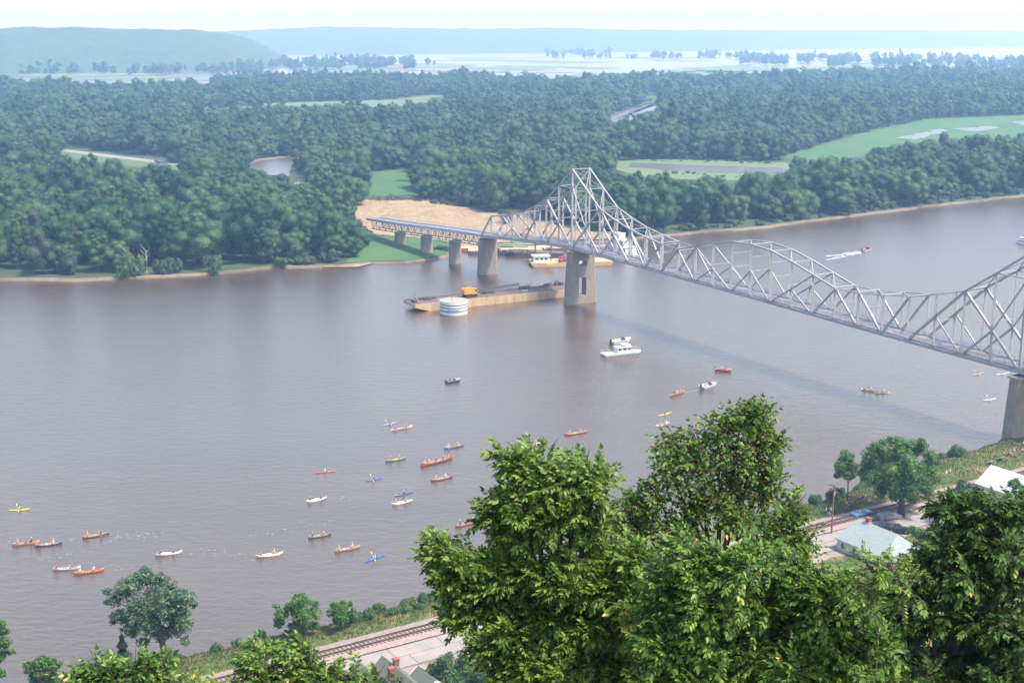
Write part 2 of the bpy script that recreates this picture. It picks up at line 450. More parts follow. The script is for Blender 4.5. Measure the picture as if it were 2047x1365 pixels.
clearing('backwater_bank', [(460, 334), (515, 317), (575, 309), (580, 314), (520, 322), (470, 336)], 1.35, M['shore_sand'], 'bank of the backwater', seed=12, amp=1)
clearing('far_slough', clear([(1206, 246), (1228, 226), (1262, 216), (1312, 208), (1316, 226), (1262, 241)]), 1.3, M['pond'], 'slough between the far woods', seed=13, amp=5)
clearing('far_field', clear([(1290, 186), (1314, 184), (1316, 208), (1290, 211)]), 1.1, M['meadow'], 'green field end at the far slough', seed=14, amp=3)
clearing('far_meadow', clear([(405, 214), (560, 206), (780, 200), (860, 190), (900, 192), (880, 204), (780, 216), (700, 216), (600, 214), (410, 222)]), 1.1, M['marsh'], 'long pale green strip in the far woods', seed=15, amp=6)
clearing('far_pool', [(778, 196), (800, 191), (850, 188), (840, 193), (790, 199)], 1.3, M['pond'], 'thin pool in the far meadow', seed=16, amp=4)
clear([(118, 293), (354, 318), (354, 346), (118, 318)])
clear([(586, 352), (612, 352), (612, 372), (586, 372)])
# sand lot
SAND = [(696, 403), (730, 400), (770, 402), (830, 402), (890, 407), (945, 416), (1000, 427), (1050, 425), (1110, 452), (1190, 464), (1240, 470), (1244, 478), (1130, 483), (1005, 486), (930, 494), (905, 490), (850, 478), (745, 470), (700, 440)]
sp = wobble(pxpoly(SAND, 1.2), 8, 1.6, 21)
xs = [p[0] for p in sp]; ys = [p[1] for p in sp]
gx = np.arange(min(xs), max(xs), 1.6); gy = np.arange(min(ys), max(ys), 2.2)
X, Y = np.meshgrid(gx, gy); ins = in_poly(X, Y, sp)
# dozer furrows fan out across the lot
ang = 0.9 + 0.5 * np.sin(X / 26.0) + 0.012 * (Y - 700)
ph = (X * np.cos(ang) + Y * np.sin(ang) * 0.55)
nzv = np.array([[noise.noise(Vector((x / 9, y / 14, 3.1))) for x in gx] for y in gy])
big = np.array([[noise.noise(Vector((x / 30, y / 45, 8.1))) for x in gx] for y in gy])
Z = 1.35 + 0.22 * np.maximum(0, np.sin(ph / 1.9)) * np.clip(big + 0.45, 0, 1) * 2.2 + 0.25 * nzv + 0.5 * np.clip(big, 0, 1)
idx = -np.ones(X.shape, int); idx[ins] = np.arange(ins.sum())
V = np.stack([X[ins], Y[ins], Z[ins]], 1)
q = np.stack([idx[:-1, :-1], idx[:-1, 1:], idx[1:, 1:], idx[1:, :-1]], -1).reshape(-1, 4)
q = q[(q >= 0).all(1)]
T(link('sand_lot', mesh_np('sand_lot', V, q, M['sand'], True)), 'bare tan sand lot with dozer furrows at the bridge end', kind='structure')

# highway behind the left wood
mb = MB()
a, b = P(60, 292.5, 4), P(400, 334, 4)
d = Vector((b - a)[:2]).normalized(); n_ = Vector((-d.y, d.x))
for (o0, o1, z0, z1, mi) in ((-6, 6, 3.9, 4.0, 0),):
    mb.add([(a[0] + n_.x * -5.5, a[1] + n_.y * -5.5, 4), (b[0] + n_.x * -5.5, b[1] + n_.y * -5.5, 4), (b[0] + n_.x * 5.5, b[1] + n_.y * 5.5, 4), (a[0] + n_.x * 5.5, a[1] + n_.y * 5.5, 4)], [(0, 1, 2, 3)], 0)
for s in (-1, 1):
    mb.add([(a[0] + n_.x * s * 5.5, a[1] + n_.y * s * 5.5, 4), (b[0] + n_.x * s * 5.5, b[1] + n_.y * s * 5.5, 4), (b[0] + n_.x * s * 13, b[1] + n_.y * s * 13, 0.9), (a[0] + n_.x * s * 13, a[1] + n_.y * s * 13, 0.9)], [(0, 1, 2, 3)], 1)
T(mb.build('highway', [M['highway'], M['marsh']]), 'pale straight causeway highway through the left woods', kind='structure')
HW = (a, b, d, n_)

# marsh islands out in the open backwaters
ISL = [[(760, 131), (830, 126), (960, 130), (900, 136), (800, 137)], [(870, 141), (940, 138), (1040, 141), (930, 146)], [(930, 137), (1010, 131), (1180, 133), (1060, 139)],
       [(1120, 152), (1180, 146), (1300, 150), (1180, 156)], [(1360, 136), (1450, 131), (1570, 134), (1560, 142), (1420, 146)], [(1330, 148), (1420, 141), (1500, 143), (1420, 151)], [(1290, 143), (1360, 138), (1420, 142), (1340, 147)],
       [(150, 160), (230, 153), (380, 152), (300, 158)], [(200, 167), (300, 161), (440, 159), (340, 168)], [(1580, 137), (1700, 131), (1800, 134), (1700, 141)],
       [(0, 150), (200, 145), (340, 149), (120, 156)], [(1000, 124), (1100, 121), (1240, 124), (1120, 127)], [(1620, 141), (1700, 136), (1760, 139), (1700, 145)]]
for i, pts in enumerate(ISL):
    sheet('marsh_island', wobble(pxpoly(pts, 0.6), 40, 14, 31 + i), 0.6, M['marsh'], label='pale green marsh island in the far backwater')

rgi = random.Random(91)
for i in range(46):
    x = rgi.uniform(700, 2150); y = rgi.uniform(113, 158 if x < 1500 else 142); w = rgi.uniform(60, 230); hh = rgi.uniform(.8, 2.6) * (y - 60) / 60
    pts = [(x - w / 2, y), (x - w * .2, y - hh * rgi.uniform(.5, 1)), (x + w * .2, y - hh * rgi.uniform(.3, 1)), (x + w / 2, y + rgi.uniform(-.6, .6)), (x + w * .15, y + hh * rgi.uniform(.4, 1)), (x - w * .25, y + hh * rgi.uniform(.3, .9))]
    mud = i % 3 == 0
    sheet('mud_flat' if mud else 'marsh_island', wobble(pxpoly(pts, .5), 45, 16, 200 + i), .4 + .012 * i, M['shore_sand'] if mud else M['marsh'], label='beige mud flat in the far backwater' if mud else 'thin green marsh strip in the far backwater')
# far bluffs: ridge meshes with a wooded, uneven skyline
def ridge(name, pts, depth_m, label, seed):
    """pts: (px, crest row, base row); a ridge body standing on the valley floor"""
    vs, fs, rows = [], [], 7
    xs_ = np.linspace(pts[0][0], pts[-1][0], 160)
    cr = np.interp(xs_, [p[0] for p in pts], [p[1] for p in pts])
    ba = np.interp(xs_, [p[0] for p in pts], [p[2] for p in pts])
    for i, x in enumerate(xs_):
        foot = P(x, ba[i], 0)
        dirn = Vector((foot[0], foot[1])).normalized()
        D = math.hypot(foot[0], foot[1])
        # crest lies depth_m behind the foot
        Dc = D + depth_m
        r = ray(x, cr[i]); zc = CAM_H + r[2] * Dc / math.hypot(r[0], r[1])
        for j in range(rows):
            t = j / (rows - 1)
            prof = (math.sin(min(1, t * 1.25) * math.pi / 2)) ** 0.8
            nn = noise.noise(Vector((foot[0] / 260, t * 3, seed))) * (0.16 if 0 < t < 0.99 else 0)
            k = D + depth_m * (t + nn * 0.7)
            z = zc * min(1, prof + nn * 0.15) + (noise.noise(Vector((foot[0] / 55, t * 9, seed + 2))) * 5 if t > 0 else -1)
            vs.append((dirn.x * k, dirn.y * k, z))
        vs.append((dirn.x * (Dc + 900), dirn.y * (Dc + 900), -5))
    R = rows + 1
    for i in range(len(xs_) - 1):
        for j in range(rows):
            fs.append((i * R + j, (i + 1) * R + j, (i + 1) * R + j + 1, i * R + j + 1))
    me = bpy.data.meshes.new(name); me.from_pydata(vs, [], fs); me.materials.append(M['hill'])
    me.polygons.foreach_set('use_smooth', [True] * len(fs))
    T(link(name, me), label, kind='structure')

ridge('hills', [(-500, 64, 158), (-150, 60, 154), (0, 58, 150), (80, 54, 148), (170, 56, 147), (300, 59, 145), (400, 61, 143), (450, 66, 141), (500, 77, 138), (540, 97, 136), (575, 118, 132)], 420, 'blue wooded bluff filling the left horizon', 4)
ridge('hills', [(380, 66, 112), (520, 60, 111), (640, 54, 110), (800, 56, 109), (960, 58, 107), (1100, 56, 106), (1250, 60, 104), (1400, 60, 102), (1600, 61, 99), (1800, 60, 97), (2047, 62, 95), (2400, 64, 94)], 900, 'very pale far bluff along the middle horizon', 14)

# ------------------------------------------------------------------ near bank, railway, road, hillside
BT = Vector((0.849, 0.528)).normalized(); BN = Vector((-BT.y, BT.x)); BO = Vector((-10.4, 210.0))
def UV(u, v): return BO + BT * u + BN * v
def uv_of(x, y):
    d = Vector((x, y)) - BO
    return d.dot(BT), d.dot(BN)
def shore_v(u):
    return np.interp(u, [-120, -48, -30, 0, 80, 100, 125, 150, 200], [16.5, 15.5, 15.0, 13.8, 15.6, 15.0, 19, 22, 26]) + 0.8 * math.sin(u / 4.3) * math.sin(u / 1.9 + 1)
def ground_z(x, y, rough=True):
    u, v = uv_of(x, y)
    sv = shore_v(u)
    z = float(np.interp(v - sv, [-60, -7, -2.2, -0.4, 0.6, 5], [3.0, 2.9, 2.2, 0.8, -0.5, -2.6]))
    r = math.hypot(x, y)
    hill = 95.5 * max(0.0, 1 - r / 180.0) ** 1.12
    if v < -11: z = z + min(6.0, (-11 - v) * 0.06)
    z = z if hill <= 0 else max(z, hill + 0.5 * min(z, 3.0))
    if rough and not (-13 < v < 3.2):
        z += 0.28 * noise.noise(Vector((x / 2.2, y / 2.2, 0))) + (0.8 * noise.noise(Vector((x / 9, y / 9, 4))) if hill > 8 else 0)
    return z

us = np.arange(-160, 240, 1.6); vsn = np.concatenate([np.arange(-300, -60, 5.0), np.arange(-60, 30, 1.3)])
V = []
for v in vsn:
    for u in us:
        p = UV(u, v); V.append((p.x, p.y, ground_z(p.x, p.y)))
nu = len(us)
ii = np.arange((len(vsn) - 1) * nu).reshape(-1, nu)[:, :-1].ravel()
F = np.stack([ii, ii + 1, ii + nu + 1, ii + nu], 1)
bank_m = bpy.data.materials.new('bank_ground'); bank_m.use_nodes = True
nt = bank_m.node_tree; b = nt.nodes['Principled BSDF']; b.inputs['Roughness'].default_value = 1.0; b.inputs['Specular IOR Level'].default_value = 0.1
g = nt.nodes.new('ShaderNodeNewGeometry')
n1 = nt.nodes.new('ShaderNodeTexNoise'); n1.inputs['Scale'].default_value = 0.16; n1.inputs['Detail'].default_value = 8; n1.inputs['Roughness'].default_value = 0.7
nt.links.new(g.outputs['Position'], n1.inputs['Vector'])
r = nt.nodes.new('ShaderNodeValToRGB'); e = r.color_ramp.elements
e[0].position = 0.36; e[0].color = (0.055, 0.10, 0.026, 1); e[1].position = 0.64; e[1].color = (0.25, 0.165, 0.075, 1)
x_ = e.new(0.5); x_.color = (0.11, 0.13, 0.042, 1)
nt.links.new(n1.outputs['Fac'], r.inputs['Fac']); nt.links.new(r.outputs[0], b.inputs['Base Color'])
n2 = nt.nodes.new('ShaderNodeTexNoise'); n2.inputs['Scale'].default_value = 2.0; n2.inputs['Detail'].default_value = 5
nt.links.new(g.outputs['Position'], n2.inputs['Vector'])
bp = nt.nodes.new('ShaderNodeBump'); bp.inputs['Distance'].default_value = 0.25; bp.inputs['Strength'].default_value = 0.8
nt.links.new(n2.outputs['Fac'], bp.inputs['Height']); nt.links.new(bp.outputs[0], b.inputs['Normal'])
T(link('river_bank_ground', mesh_np('river_bank_ground', np.array(V), F, bank_m, True)), 'grassy river bank and hillside below the viewpoint', kind='structure')

def strip(name, u0, u1, v0, v1, z0, m, label, step=4.0, jit=0.0, thick=0.0, z1=None):
    vs, fs = [], []
    n = int((u1 - u0) / step) + 1
    for i in range(n + 1):
        u = u0 + (u1 - u0) * i / n
        for v, z in ((v0, z0), (v1, z1 if z1 is not None else z0)):
            p = UV(u, v + jit * noise.noise(Vector((u / 3.0, v, 2)))); vs.append((p.x, p.y, z))
    for i in range(n): fs.append((2 * i, 2 * i + 2, 2 * i + 3, 2 * i + 1))
    me = bpy.data.meshes.new(name); me.from_pydata(vs, [], fs); me.materials.append(m)
    return T(link(name, me), label, kind='structure')

# ballast ridge, rails, ties
mb = MB(); n = 240; vs = []; fs = []
prof = [(-2.6, 3.05), (-1.6, 3.42), (1.4, 3.42), (3.4, 3.1), (4.6, 2.7)]
for i in range(n + 1):
    u = -150 + 390 * i / n
    for k, (v, z) in enumerate(prof):
        p = UV(u, v + 0.25 * noise.noise(Vector((u / 1.5, k, 0)))); vs.append((p.x, p.y, z + 0.06 * noise.noise(Vector((u, k * 3.0, 1)))))
for i in range(n):
    for k in range(4):
        a = i * 5 + k; fs.append((a, a + 5, a + 6, a + 1))
me = bpy.data.meshes.new('railway_ballast'); me.from_pydata(vs, [], fs); me.materials.append(M['ballast'])
T(link('railway_ballast', me), 'pinkish stone ballast under the railway', kind='structure')
rt = empty('railway_track', (*UV(-60, 0), 3.4)); T(rt, 'single railway track with wooden ties between road and river', 'railway')
rzb = math.atan2(BT.y, BT.x)
rt.rotation_euler = (0, 0, rzb)
tie_me = MB().box((0, 0, 0.05), (0.26, 2.7, 0.2)).mesh('tie', [M['tie']])
for i in range(290):
    o = link('tie', tie_me, rt); o.location = (i * 0.75 + random.uniform(-.05, .05), random.uniform(-.06, .06), random.uniform(-.03, .02)); o.rotation_euler = (0, 0, random.uniform(-.03, .03))
for v in (-0.75, 0.75):
    m_ = MB(); m_.box((105, v, 0.28), (300, 0.09, 0.14)); m_.box((105, v, 0.17), (300, 0.16, 0.05)); m_.build('rail', M['rail'], rt)

# road of concrete slabs
road = strip('road', -150, 240, -10.6, -3.0, 3.085, M['tar'], 'pale concrete road beside the railway', jit=0.5)
slab_me = MB().box((0, 0, 0), (8.9, 3.3, 0.12)).mesh('slab', [M['slab']])
for i in range(-8, 20):
    for k, v in enumerate((-4.95, -8.42)):
        p = UV(i * 9.0 + (2.2 if k else 0), v)
        o = link('slab', slab_me, road); o.location = (p.x, p.y, 3.10 + random.uniform(-.008, .012)); o.rotation_euler = (random.uniform(-.002, .002), 0, rzb + random.uniform(-.002, .002))
strip('road_shoulder', -150, 240, -13.2, -10.3, 3.07, M['ballast'], 'gravel shoulder on the house side of the road', jit=0.9)
strip('path', -20, 60, -16.6, -15.0, 3.4, M['slab'], 'pale footpath behind the road', jit=0.2, z1=3.36)

# ------------------------------------------------------------------ trees
def ico(sub=1):
    bm = bmesh.new(); bmesh.ops.create_icosphere(bm, subdivisions=sub, radius=1.0)
    v = np.array([x.co[:] for x in bm.verts]); f = np.array([[q.index for q in x.verts] for x in bm.faces]); bm.free()
    return v, f
ICO_V, ICO_F = ico(2)

def leaf_quads(pos, nrm, size, rng, aspect=0.75, bend=0.12):
    """one small four-cornered leaf clump per position, slightly dished"""
    n = len(pos)
    nrm = nrm / np.linalg.norm(nrm, axis=1, keepdims=True)
    t = rng.normal(size=(n, 3)); t -= (t * nrm).sum(1, keepdims=True) * nrm
    t /= np.linalg.norm(t, axis=1, keepdims=True)
    b = np.cross(nrm, t)
    s = size[:, None]
    v = np.empty((n, 4, 3))
    v[:, 0] = pos - t * s * 0.5
    v[:, 1] = pos - b * s * 0.5 * aspect + nrm * s * bend
    v[:, 2] = pos + t * s * 0.5
    v[:, 3] = pos + b * s * 0.5 * aspect + nrm * s * bend
    return v.reshape(-1, 3), np.arange(4 * n).reshape(n, 4)

def crown_mesh(name, blobs, nleaf, lsize, m, seed, core=0.7, up=0.35, spread=0.32, jit=0.45):
    """foliage as many small clumps over the shells of many lumps, with a broken inner mass behind them"""
    rng = np.random.default_rng(seed)
    C = np.array([b[:3] for b in blobs]); R = np.array([b[3] for b in blobs])
    w = R ** 2 / (R ** 2).sum()
    k = rng.choice(len(R), nleaf, p=w)
    d = rng.normal(size=(nleaf, 3)); d[:, 2] += up * 0.8
    d /= np.linalg.norm(d, axis=1, keepdims=True)
    rad = R[k] * (1.06 - spread * rng.random(nleaf) ** 1.6)
    sq = np.array([1, 1, 0.82])
    pos = C[k] + d * rad[:, None] * sq
    # drop clumps buried deep inside another lump
    keep = np.ones(nleaf, bool)
    for c, r in zip(C, R):
        keep &= ~((((pos - c) / sq) ** 2).sum(1) < (0.66 * r) ** 2)
    pos, d = pos[keep], d[keep]
    nr = d * 0.9 + np.array([0, 0, up]) + rng.normal(size=pos.shape) * jit
    v, f = leaf_quads(pos, nr, lsize * rng.uniform(0.55, 1.45, len(pos)), rng)
    me = bpy.data.meshes.new(name)
    # the inner mass, roughened
    cv, cf = [], []
    base = len(v)
    nb = len(ICO_V)
    for i, (c, r) in enumerate(zip(C, R)):
        q = ICO_V * (r * core * rng.uniform(0.82, 1.08, (nb, 1))) * sq + c
        cv.append(q); cf.append(ICO_F + base + i * nb)
    V = np.concatenate([v] + cv)
    tri = np.concatenate(cf)
    F4 = f
    me.vertices.add(len(V)); me.vertices.foreach_set('co', V.astype(np.float32).ravel())
    loops = np.concatenate([F4.ravel(), tri.ravel()]).astype(np.int32)
    me.loops.add(len(loops)); me.loops.foreach_set('vertex_index', loops)
    tot = np.concatenate([np.full(len(F4), 4), np.full(len(tri), 3)]).astype(np.int32)
    me.polygons.add(len(tot)); me.polygons.foreach_set('loop_total', tot)
    me.polygons.foreach_set('loop_start', np.concatenate([[0], np.cumsum(tot)[:-1]]).astype(np.int32))
    me.update(calc_edges=True)
    me.materials.append(m)
    return me

def trunk_mesh(name, h, r0, blobs, m, seed, lean=0.0):
    rg = random.Random(seed); mb = MB()
    top = Vector((lean * h, 0, h))
    pts = [Vector((0, 0, -0.6)), Vector((lean * .1 * h, 0.05, 0.15 * h)), Vector((lean * .5 * h, -.1, 0.55 * h)), top]
    mb.tube(pts, [r0 * 1.35, r0, r0 * 0.75, r0 * 0.4], 7)
    for b in blobs:
        t = rg.uniform(0.45, 0.95)
        s = pts[1].lerp(top, t); e = Vector(b[:3]); mid = s.lerp(e, 0.5) + Vector((0, 0, 0.06 * h * rg.random()))
        mb.tube([s, mid, e], [r0 * 0.35, r0 * 0.24, r0 * 0.1], 5, cap=False)
    return mb.mesh(name, [m], True)

def forest_blobs(h, rad, seed, n=13, low=0.18, point=0.0):
    rg = random.Random(seed); out = []
    skew = (rg.uniform(-.25, .25) * rad, rg.uniform(-.25, .25) * rad)
    for i in range(n):
        t = (i + rg.uniform(.1, .9)) / n
        z = h * (low + (0.95 - low) * t)
        prof = (math.sin(math.pi * min(1.0, 0.18 + 0.76 * t)) ** 0.7) * (1 - point * t)
        a = i * 2.4 + rg.uniform(-.7, .7)
        q = rad * prof * rg.uniform(0.25, 0.85)
        r = rad * rg.uniform(0.22, 0.50) * (0.55 + 0.5 * prof)
        out.append((math.cos(a) * q + skew[0] * t, math.sin(a) * q + skew[1] * t, min(z, h - r * 0.6), r))
    return out

VAR = []
for i in range(13):
    h = [19, 23, 16, 20, 15, 24, 18, 15, 11, 26, 21, 17, 13][i]; rad = [8.4, 7.6, 8.4, 9.6, 7.4, 8.6, 5.4, 9.2, 5.6, 6.6, 10.4, 7.0, 6.4][i]
    bl = forest_blobs(h, rad, 100 + i, 13 + (i * 5) % 9, 0.20 if i not in (8, 12) else 0.10, 0.45 if i in (6, 9) else 0.0)
    cm = crown_mesh('forest_crown', bl, 5200, 0.52, M['leaf_willow'] if i in (4, 8, 12) else (M['leaf_light'] if i in (2, 11) else M['leaf_far']), 200 + i, core=0.78, spread=.30, jit=0.26)
    tm = trunk_mesh('forest_trunk', h * 0.6, 0.32, bl[:5], M['bark'], 300 + i)
    VAR.append((h, rad, cm, tm))

# where trees stand on the flood plain
land_arr = land_w
def scatter(y0, y1, spacing, rng):
    out = []
    y = y0
    while y < y1:
        hw = 0.40 * y + 60
        xs_ = np.arange(-hw, hw, spacing) + rng.uniform(-.5, .5) * spacing
        out.append(np.stack([xs_ + rng.uniform(-.45, .45, len(xs_)) * spacing, np.full(len(xs_), y) + rng.uniform(-.45, .45, len(xs_)) * spacing], 1))
        y += spacing * 0.87
    return np.concatenate(out)
rng = np.random.default_rng(77)
pts = np.concatenate([scatter(545, 1500, 11.4, rng), scatter(1500, 2600, 13, rng), scatter(2600, 5200, 19, rng)])
ok = in_poly(pts[:, 0], pts[:, 1], land_arr)
pts = pts[ok]
vi = rng.choice(13, len(pts), p=[.11, .09, .10, .10, .07, .09, .06, .09, .05, .05, .08, .08, .03])
sc_ = rng.uniform(0.62, 1.14, len(pts))
low = np.array([noise.noise(Vector((p[0] / 60, p[1] / 60, 7))) for p in pts])
sc_ *= 1.0 + 0.30 * low + 0.22 * np.array([noise.noise(Vector((p[0] / 170, p[1] / 170, 3))) for p in pts])
dist = np.hypot(pts[:, 0], pts[:, 1])
sc_ = np.where(dist > 2600, sc_ * 1.08, sc_)
Hh = np.array([v[0] for v in VAR])[vi] * sc_; Rr = np.array([v[1] for v in VAR])[vi] * sc_
keep = np.ones(len(pts), bool)
def at_h(t): return proj(np.stack([pts[:, 0], pts[:, 1], 0.9 + Hh * t], 1))
for poly in CLEAR:
    for t in (0.0, 0.3, 0.6, 0.86):
        x, y, b = at_h(t)
        keep &= ~in_poly(x, y, poly)
        if t > 0:
            hw = Rr * 0.62 * FOC / b
            keep &= ~in_poly(x - hw, y, poly); keep &= ~in_poly(x + hw, y, poly)
# keep a strip of grass at the water's edge, and the bridge line free
bx, by, bb = at_h(0)
sy = np.interp(bx, [p[0] for p in SHORE], [p[1] for p in SHORE])
gap = np.interp(bx, [-300, 250, 300, 600, 1250, 2047], [14, 9, 8, 5, 4, 4]) + 3 * np.sin(bx / 23.0)
keep &= by < sy - gap
keep &= dist > 1
# sand lot / barge landing front has no trees
keep &= ~((bx > 735) & (bx < 1245) & (by > 470))
BD0 = np.array([0.5, -0.8660254]); BC0 = np.array([26.55, 496.78])
rel = pts - BC0; s_ = rel @ BD0; o_ = rel @ np.array([0.8660254, 0.5])
keep &= ~((np.abs(o_) < 9) & (s_ > -330))
# far strips stay open here and there
kx, ky, kb = at_h(0)
keep &= ~((ky < 150) & (rng.random(len(pts)) < 0.25))
pts, vi, sc_, dist = pts[keep], vi[keep], sc_[keep], dist[keep]
# extra tree rows on far islands
EX = [(540, 770, 126, 139, 260), (1090, 1220, 107, 117, 120), (1240, 1370, 112, 119, 60), (1380, 1510, 113, 119, 80), (1590, 1720, 116, 128, 90), (1740, 1960, 116, 136, 240), (1960, 2060, 122, 138, 120), (1640, 1700, 126, 136, 40),
      (-20, 530, 128, 150, 500), (700, 830, 124, 138, 120), (845, 880, 128, 133, 10), (1480, 1580, 119, 131, 90)]
ep = []
for x0, x1, y0, y1, n in EX:
    for i in range(n):
        x = rng.uniform(x0, x1); t = rng.random()
        yy = y0 + (y1 - y0) * t
        if noise.noise(Vector((x / 45, yy / 5, 5))) < -0.12: continue
        ep.append(P(x, yy, 0.6)[:2])
ep = np.array(ep)
pts = np.concatenate([pts, ep]); vi = np.concatenate([vi, rng.choice(13, len(ep))]); sc_ = np.concatenate([sc_, rng.uniform(0.8, 1.2, len(ep))])
dist = np.hypot(pts[:, 0], pts[:, 1])
rot = rng.uniform(0, 6.28, len(pts))
zs = rng.uniform(0.80, 1.22, len(pts))

# the nearest three hundred in view are trees of their own, the rest is one far-off wood
x, y, b = proj(np.stack([pts[:, 0], pts[:, 1], np.full(len(pts), 12.0)], 1))
inview = (x > -10) & (x < 2057)
cover = np.zeros((360, 520), bool); share = np.zeros(len(pts))      # how much of each crown is seen past the nearer ones
for i in np.argsort(dist):
    if not inview[i] or dist[i] > 1700: continue
    hgt, rd = VAR[vi[i]][0] * sc_[i], VAR[vi[i]][1] * sc_[i]
    k = FOC / b[i] / 4.0
    _, yt, _ = proj(np.array([pts[i, 0], pts[i, 1], hgt * 0.58 + 0.9]))
    c0, r0 = x[i] / 4.0, yt / 4.0
    ra, rb = max(0, int(r0 - hgt * 0.46 * k)), int(r0 + hgt * 0.46 * k) + 1
    ca, cb = max(0, int(c0 - rd * k)), min(515, int(c0 + rd * k) + 1)
    if rb < 1 or cb < 1: continue
    w_ = cover[ra:rb, ca:cb]; share[i] = (~w_).sum(); w_[:] = True
near = [int(i) for i in np.argsort(-share)[:300]]
def tree_label(px, py):
    if px < 760: return ('broadleaf tree of the dense wood on the left shore', 'trees of the wood on the left shore')
    if px < 1300: return ('broadleaf tree standing behind the sand lot and bridge', 'trees behind the sand lot')
    return ('broadleaf tree of the wood on the far right shore', 'trees of the wood on the right shore')
for i in near:
    h, rad, cm, tm = VAR[vi[i]]
    e = empty('forest_tree', (pts[i, 0], pts[i, 1], 0.9), rot[i]); e.scale = (sc_[i], sc_[i], sc_[i] * zs[i])
    l, g = tree_label(x[i], y[i]); T(e, l, 'tree', g)
    link('crown', cm, e); link('trunk', tm, e)
far = np.setdiff1d(np.arange(len(pts)), near)
def scatter_stuff(name, pts3, form, turn, size, meshes, label, cat):
    """one object whose points carry small copies of a few forms"""
    tc = bpy.data.collections.new(name + '_forms')
    for i, cm in enumerate(meshes):
        tc.objects.link(bpy.data.objects.new(name + '_form_%02d' % i, cm))
    me = bpy.data.meshes.new(name)
    me.vertices.add(len(pts3)); me.vertices.foreach_set('co', np.asarray(pts3, np.float32).ravel())
    me.attributes.new('form', 'INT', 'POINT').data.foreach_set('value', np.asarray(form, np.int32))
    me.attributes.new('turn', 'FLOAT_VECTOR', 'POINT').data.foreach_set('vector', np.asarray(turn, np.float32).ravel())
    me.attributes.new('size', 'FLOAT_VECTOR', 'POINT').data.foreach_set('vector', np.asarray(size, np.float32).ravel())
    ob = link(name, me); T(ob, label, cat, kind='stuff')
    ng = bpy.data.node_groups.new(name, 'GeometryNodeTree')
    ng.interface.new_socket('Geometry', in_out='INPUT', socket_type='NodeSocketGeometry'); ng.interface.new_socket('Geometry', in_out='OUTPUT', socket_type='NodeSocketGeometry')
    gi = ng.nodes.new('NodeGroupInput'); go = ng.nodes.new('NodeGroupOutput')
    ci = ng.nodes.new('GeometryNodeCollectionInfo'); ci.inputs['Collection'].default_value = tc; ci.inputs['Separate Children'].default_value = True; ci.inputs['Reset Children'].default_value = True
    ip = ng.nodes.new('GeometryNodeInstanceOnPoints'); ip.inputs['Pick Instance'].default_value = True
    def nattr(nm, ty):
        n = ng.nodes.new('GeometryNodeInputNamedAttribute'); n.data_type = ty; n.inputs['Name'].default_value = nm
        return n.outputs['Attribute']
    ng.links.new(gi.outputs[0], ip.inputs['Points']); ng.links.new(ci.outputs[0], ip.inputs['Instance'])
    ng.links.new(nattr('form', 'INT'), ip.inputs['Instance Index']); ng.links.new(nattr('turn', 'FLOAT_VECTOR'), ip.inputs['Rotation']); ng.links.new(nattr('size', 'FLOAT_VECTOR'), ip.inputs['Scale'])
    ng.links.new(ip.outputs[0], go.inputs[0])
    ob.modifiers.new(name, 'NODES').node_group = ng
    return ob
nf = len(far)
scatter_stuff('far_woods', np.stack([pts[far, 0], pts[far, 1], np.full(nf, 0.9)], 1), vi[far], np.stack([rng.normal(0, .05, nf), rng.normal(0, .05, nf), rot[far]], 1),
              np.stack([sc_[far] * rng.uniform(.85, 1.2, nf), sc_[far] * rng.uniform(.85, 1.2, nf), sc_[far] * zs[far]], 1), [v[2] for v in VAR], 'broad hazy woods of the flood plain behind the shore trees', 'woods')
print('forest trees', len(pts))

# bushes and low willows: small crowns that stand on their own
SHRUB = []
for i in range(5):
    rg = random.Random(500 + i)
    bl = [(rg.uniform(-.75, .75), rg.uniform(-.75, .75), rg.uniform(.25, .95), rg.uniform(.35, .6)) for _ in range(7)]
    SHRUB.append((crown_mesh('shrub_leaves', bl, 900, 0.20, M['leaf_shrub'], 600 + i, core=0.62), trunk_mesh('shrub_stem', 0.6, 0.05, bl[:4], M['bark'], 700 + i)))
rp = []
for poly, n, z in ((CLEAR[2 + 1], 350, 1.1), (CLEAR[-4], 500, 1.1)):
    x0, x1 = min(p[0] for p in poly), max(p[0] for p in poly); y0, y1 = min(p[1] for p in poly), max(p[1] for p in poly)
    for _ in range(n):
        x, y = rng.uniform(x0, x1), rng.uniform(y0, y1)
        if not in_poly(np.array([x]), np.array([y]), poly)[0]: continue
        if in_poly(np.array([x]), np.array([y]), [(1240, 320), (1400, 325), (1590, 330), (1590, 352), (1480, 350), (1240, 340)])[0]: continue      # keep off the open water
        q = P(x, y, z)
        if noise.noise(Vector((q[0] / 40, q[1] / 70, 1.7))) < rng.uniform(-.15, .35): continue
        rp.append((q[0], q[1], z))
nr_ = len(rp)
reed_me = [SHRUB[i][0].copy() for i in range(5)]
for i, m_ in enumerate(reed_me): m_.materials[0] = M['leaf_shrub']
scatter_stuff('marsh_reeds', rp, rng.integers(0, 5, nr_), np.stack([np.zeros(nr_), np.zeros(nr_), rng.uniform(0, 6.28, nr_)], 1), rng.uniform(.5, 1.7, (nr_, 1)) * np.array([[1.3, 1.3, .7]]), reed_me, 'low reed and shrub clumps dotted over the meadows', 'reeds')
def shrub(name, loc, size, label, cat='shrub', group=None, m=None, k=None, tall=1.0):
    i = random.randrange(5) if k is None else k
    e = empty(name, loc, random.uniform(0, 6.28)); e.scale = (size, size, size * tall)
    T(e, label, cat, group)
    link('crown', SHRUB[i][0], e, [m] if m else None); link('stem', SHRUB[i][1], e)
    return e

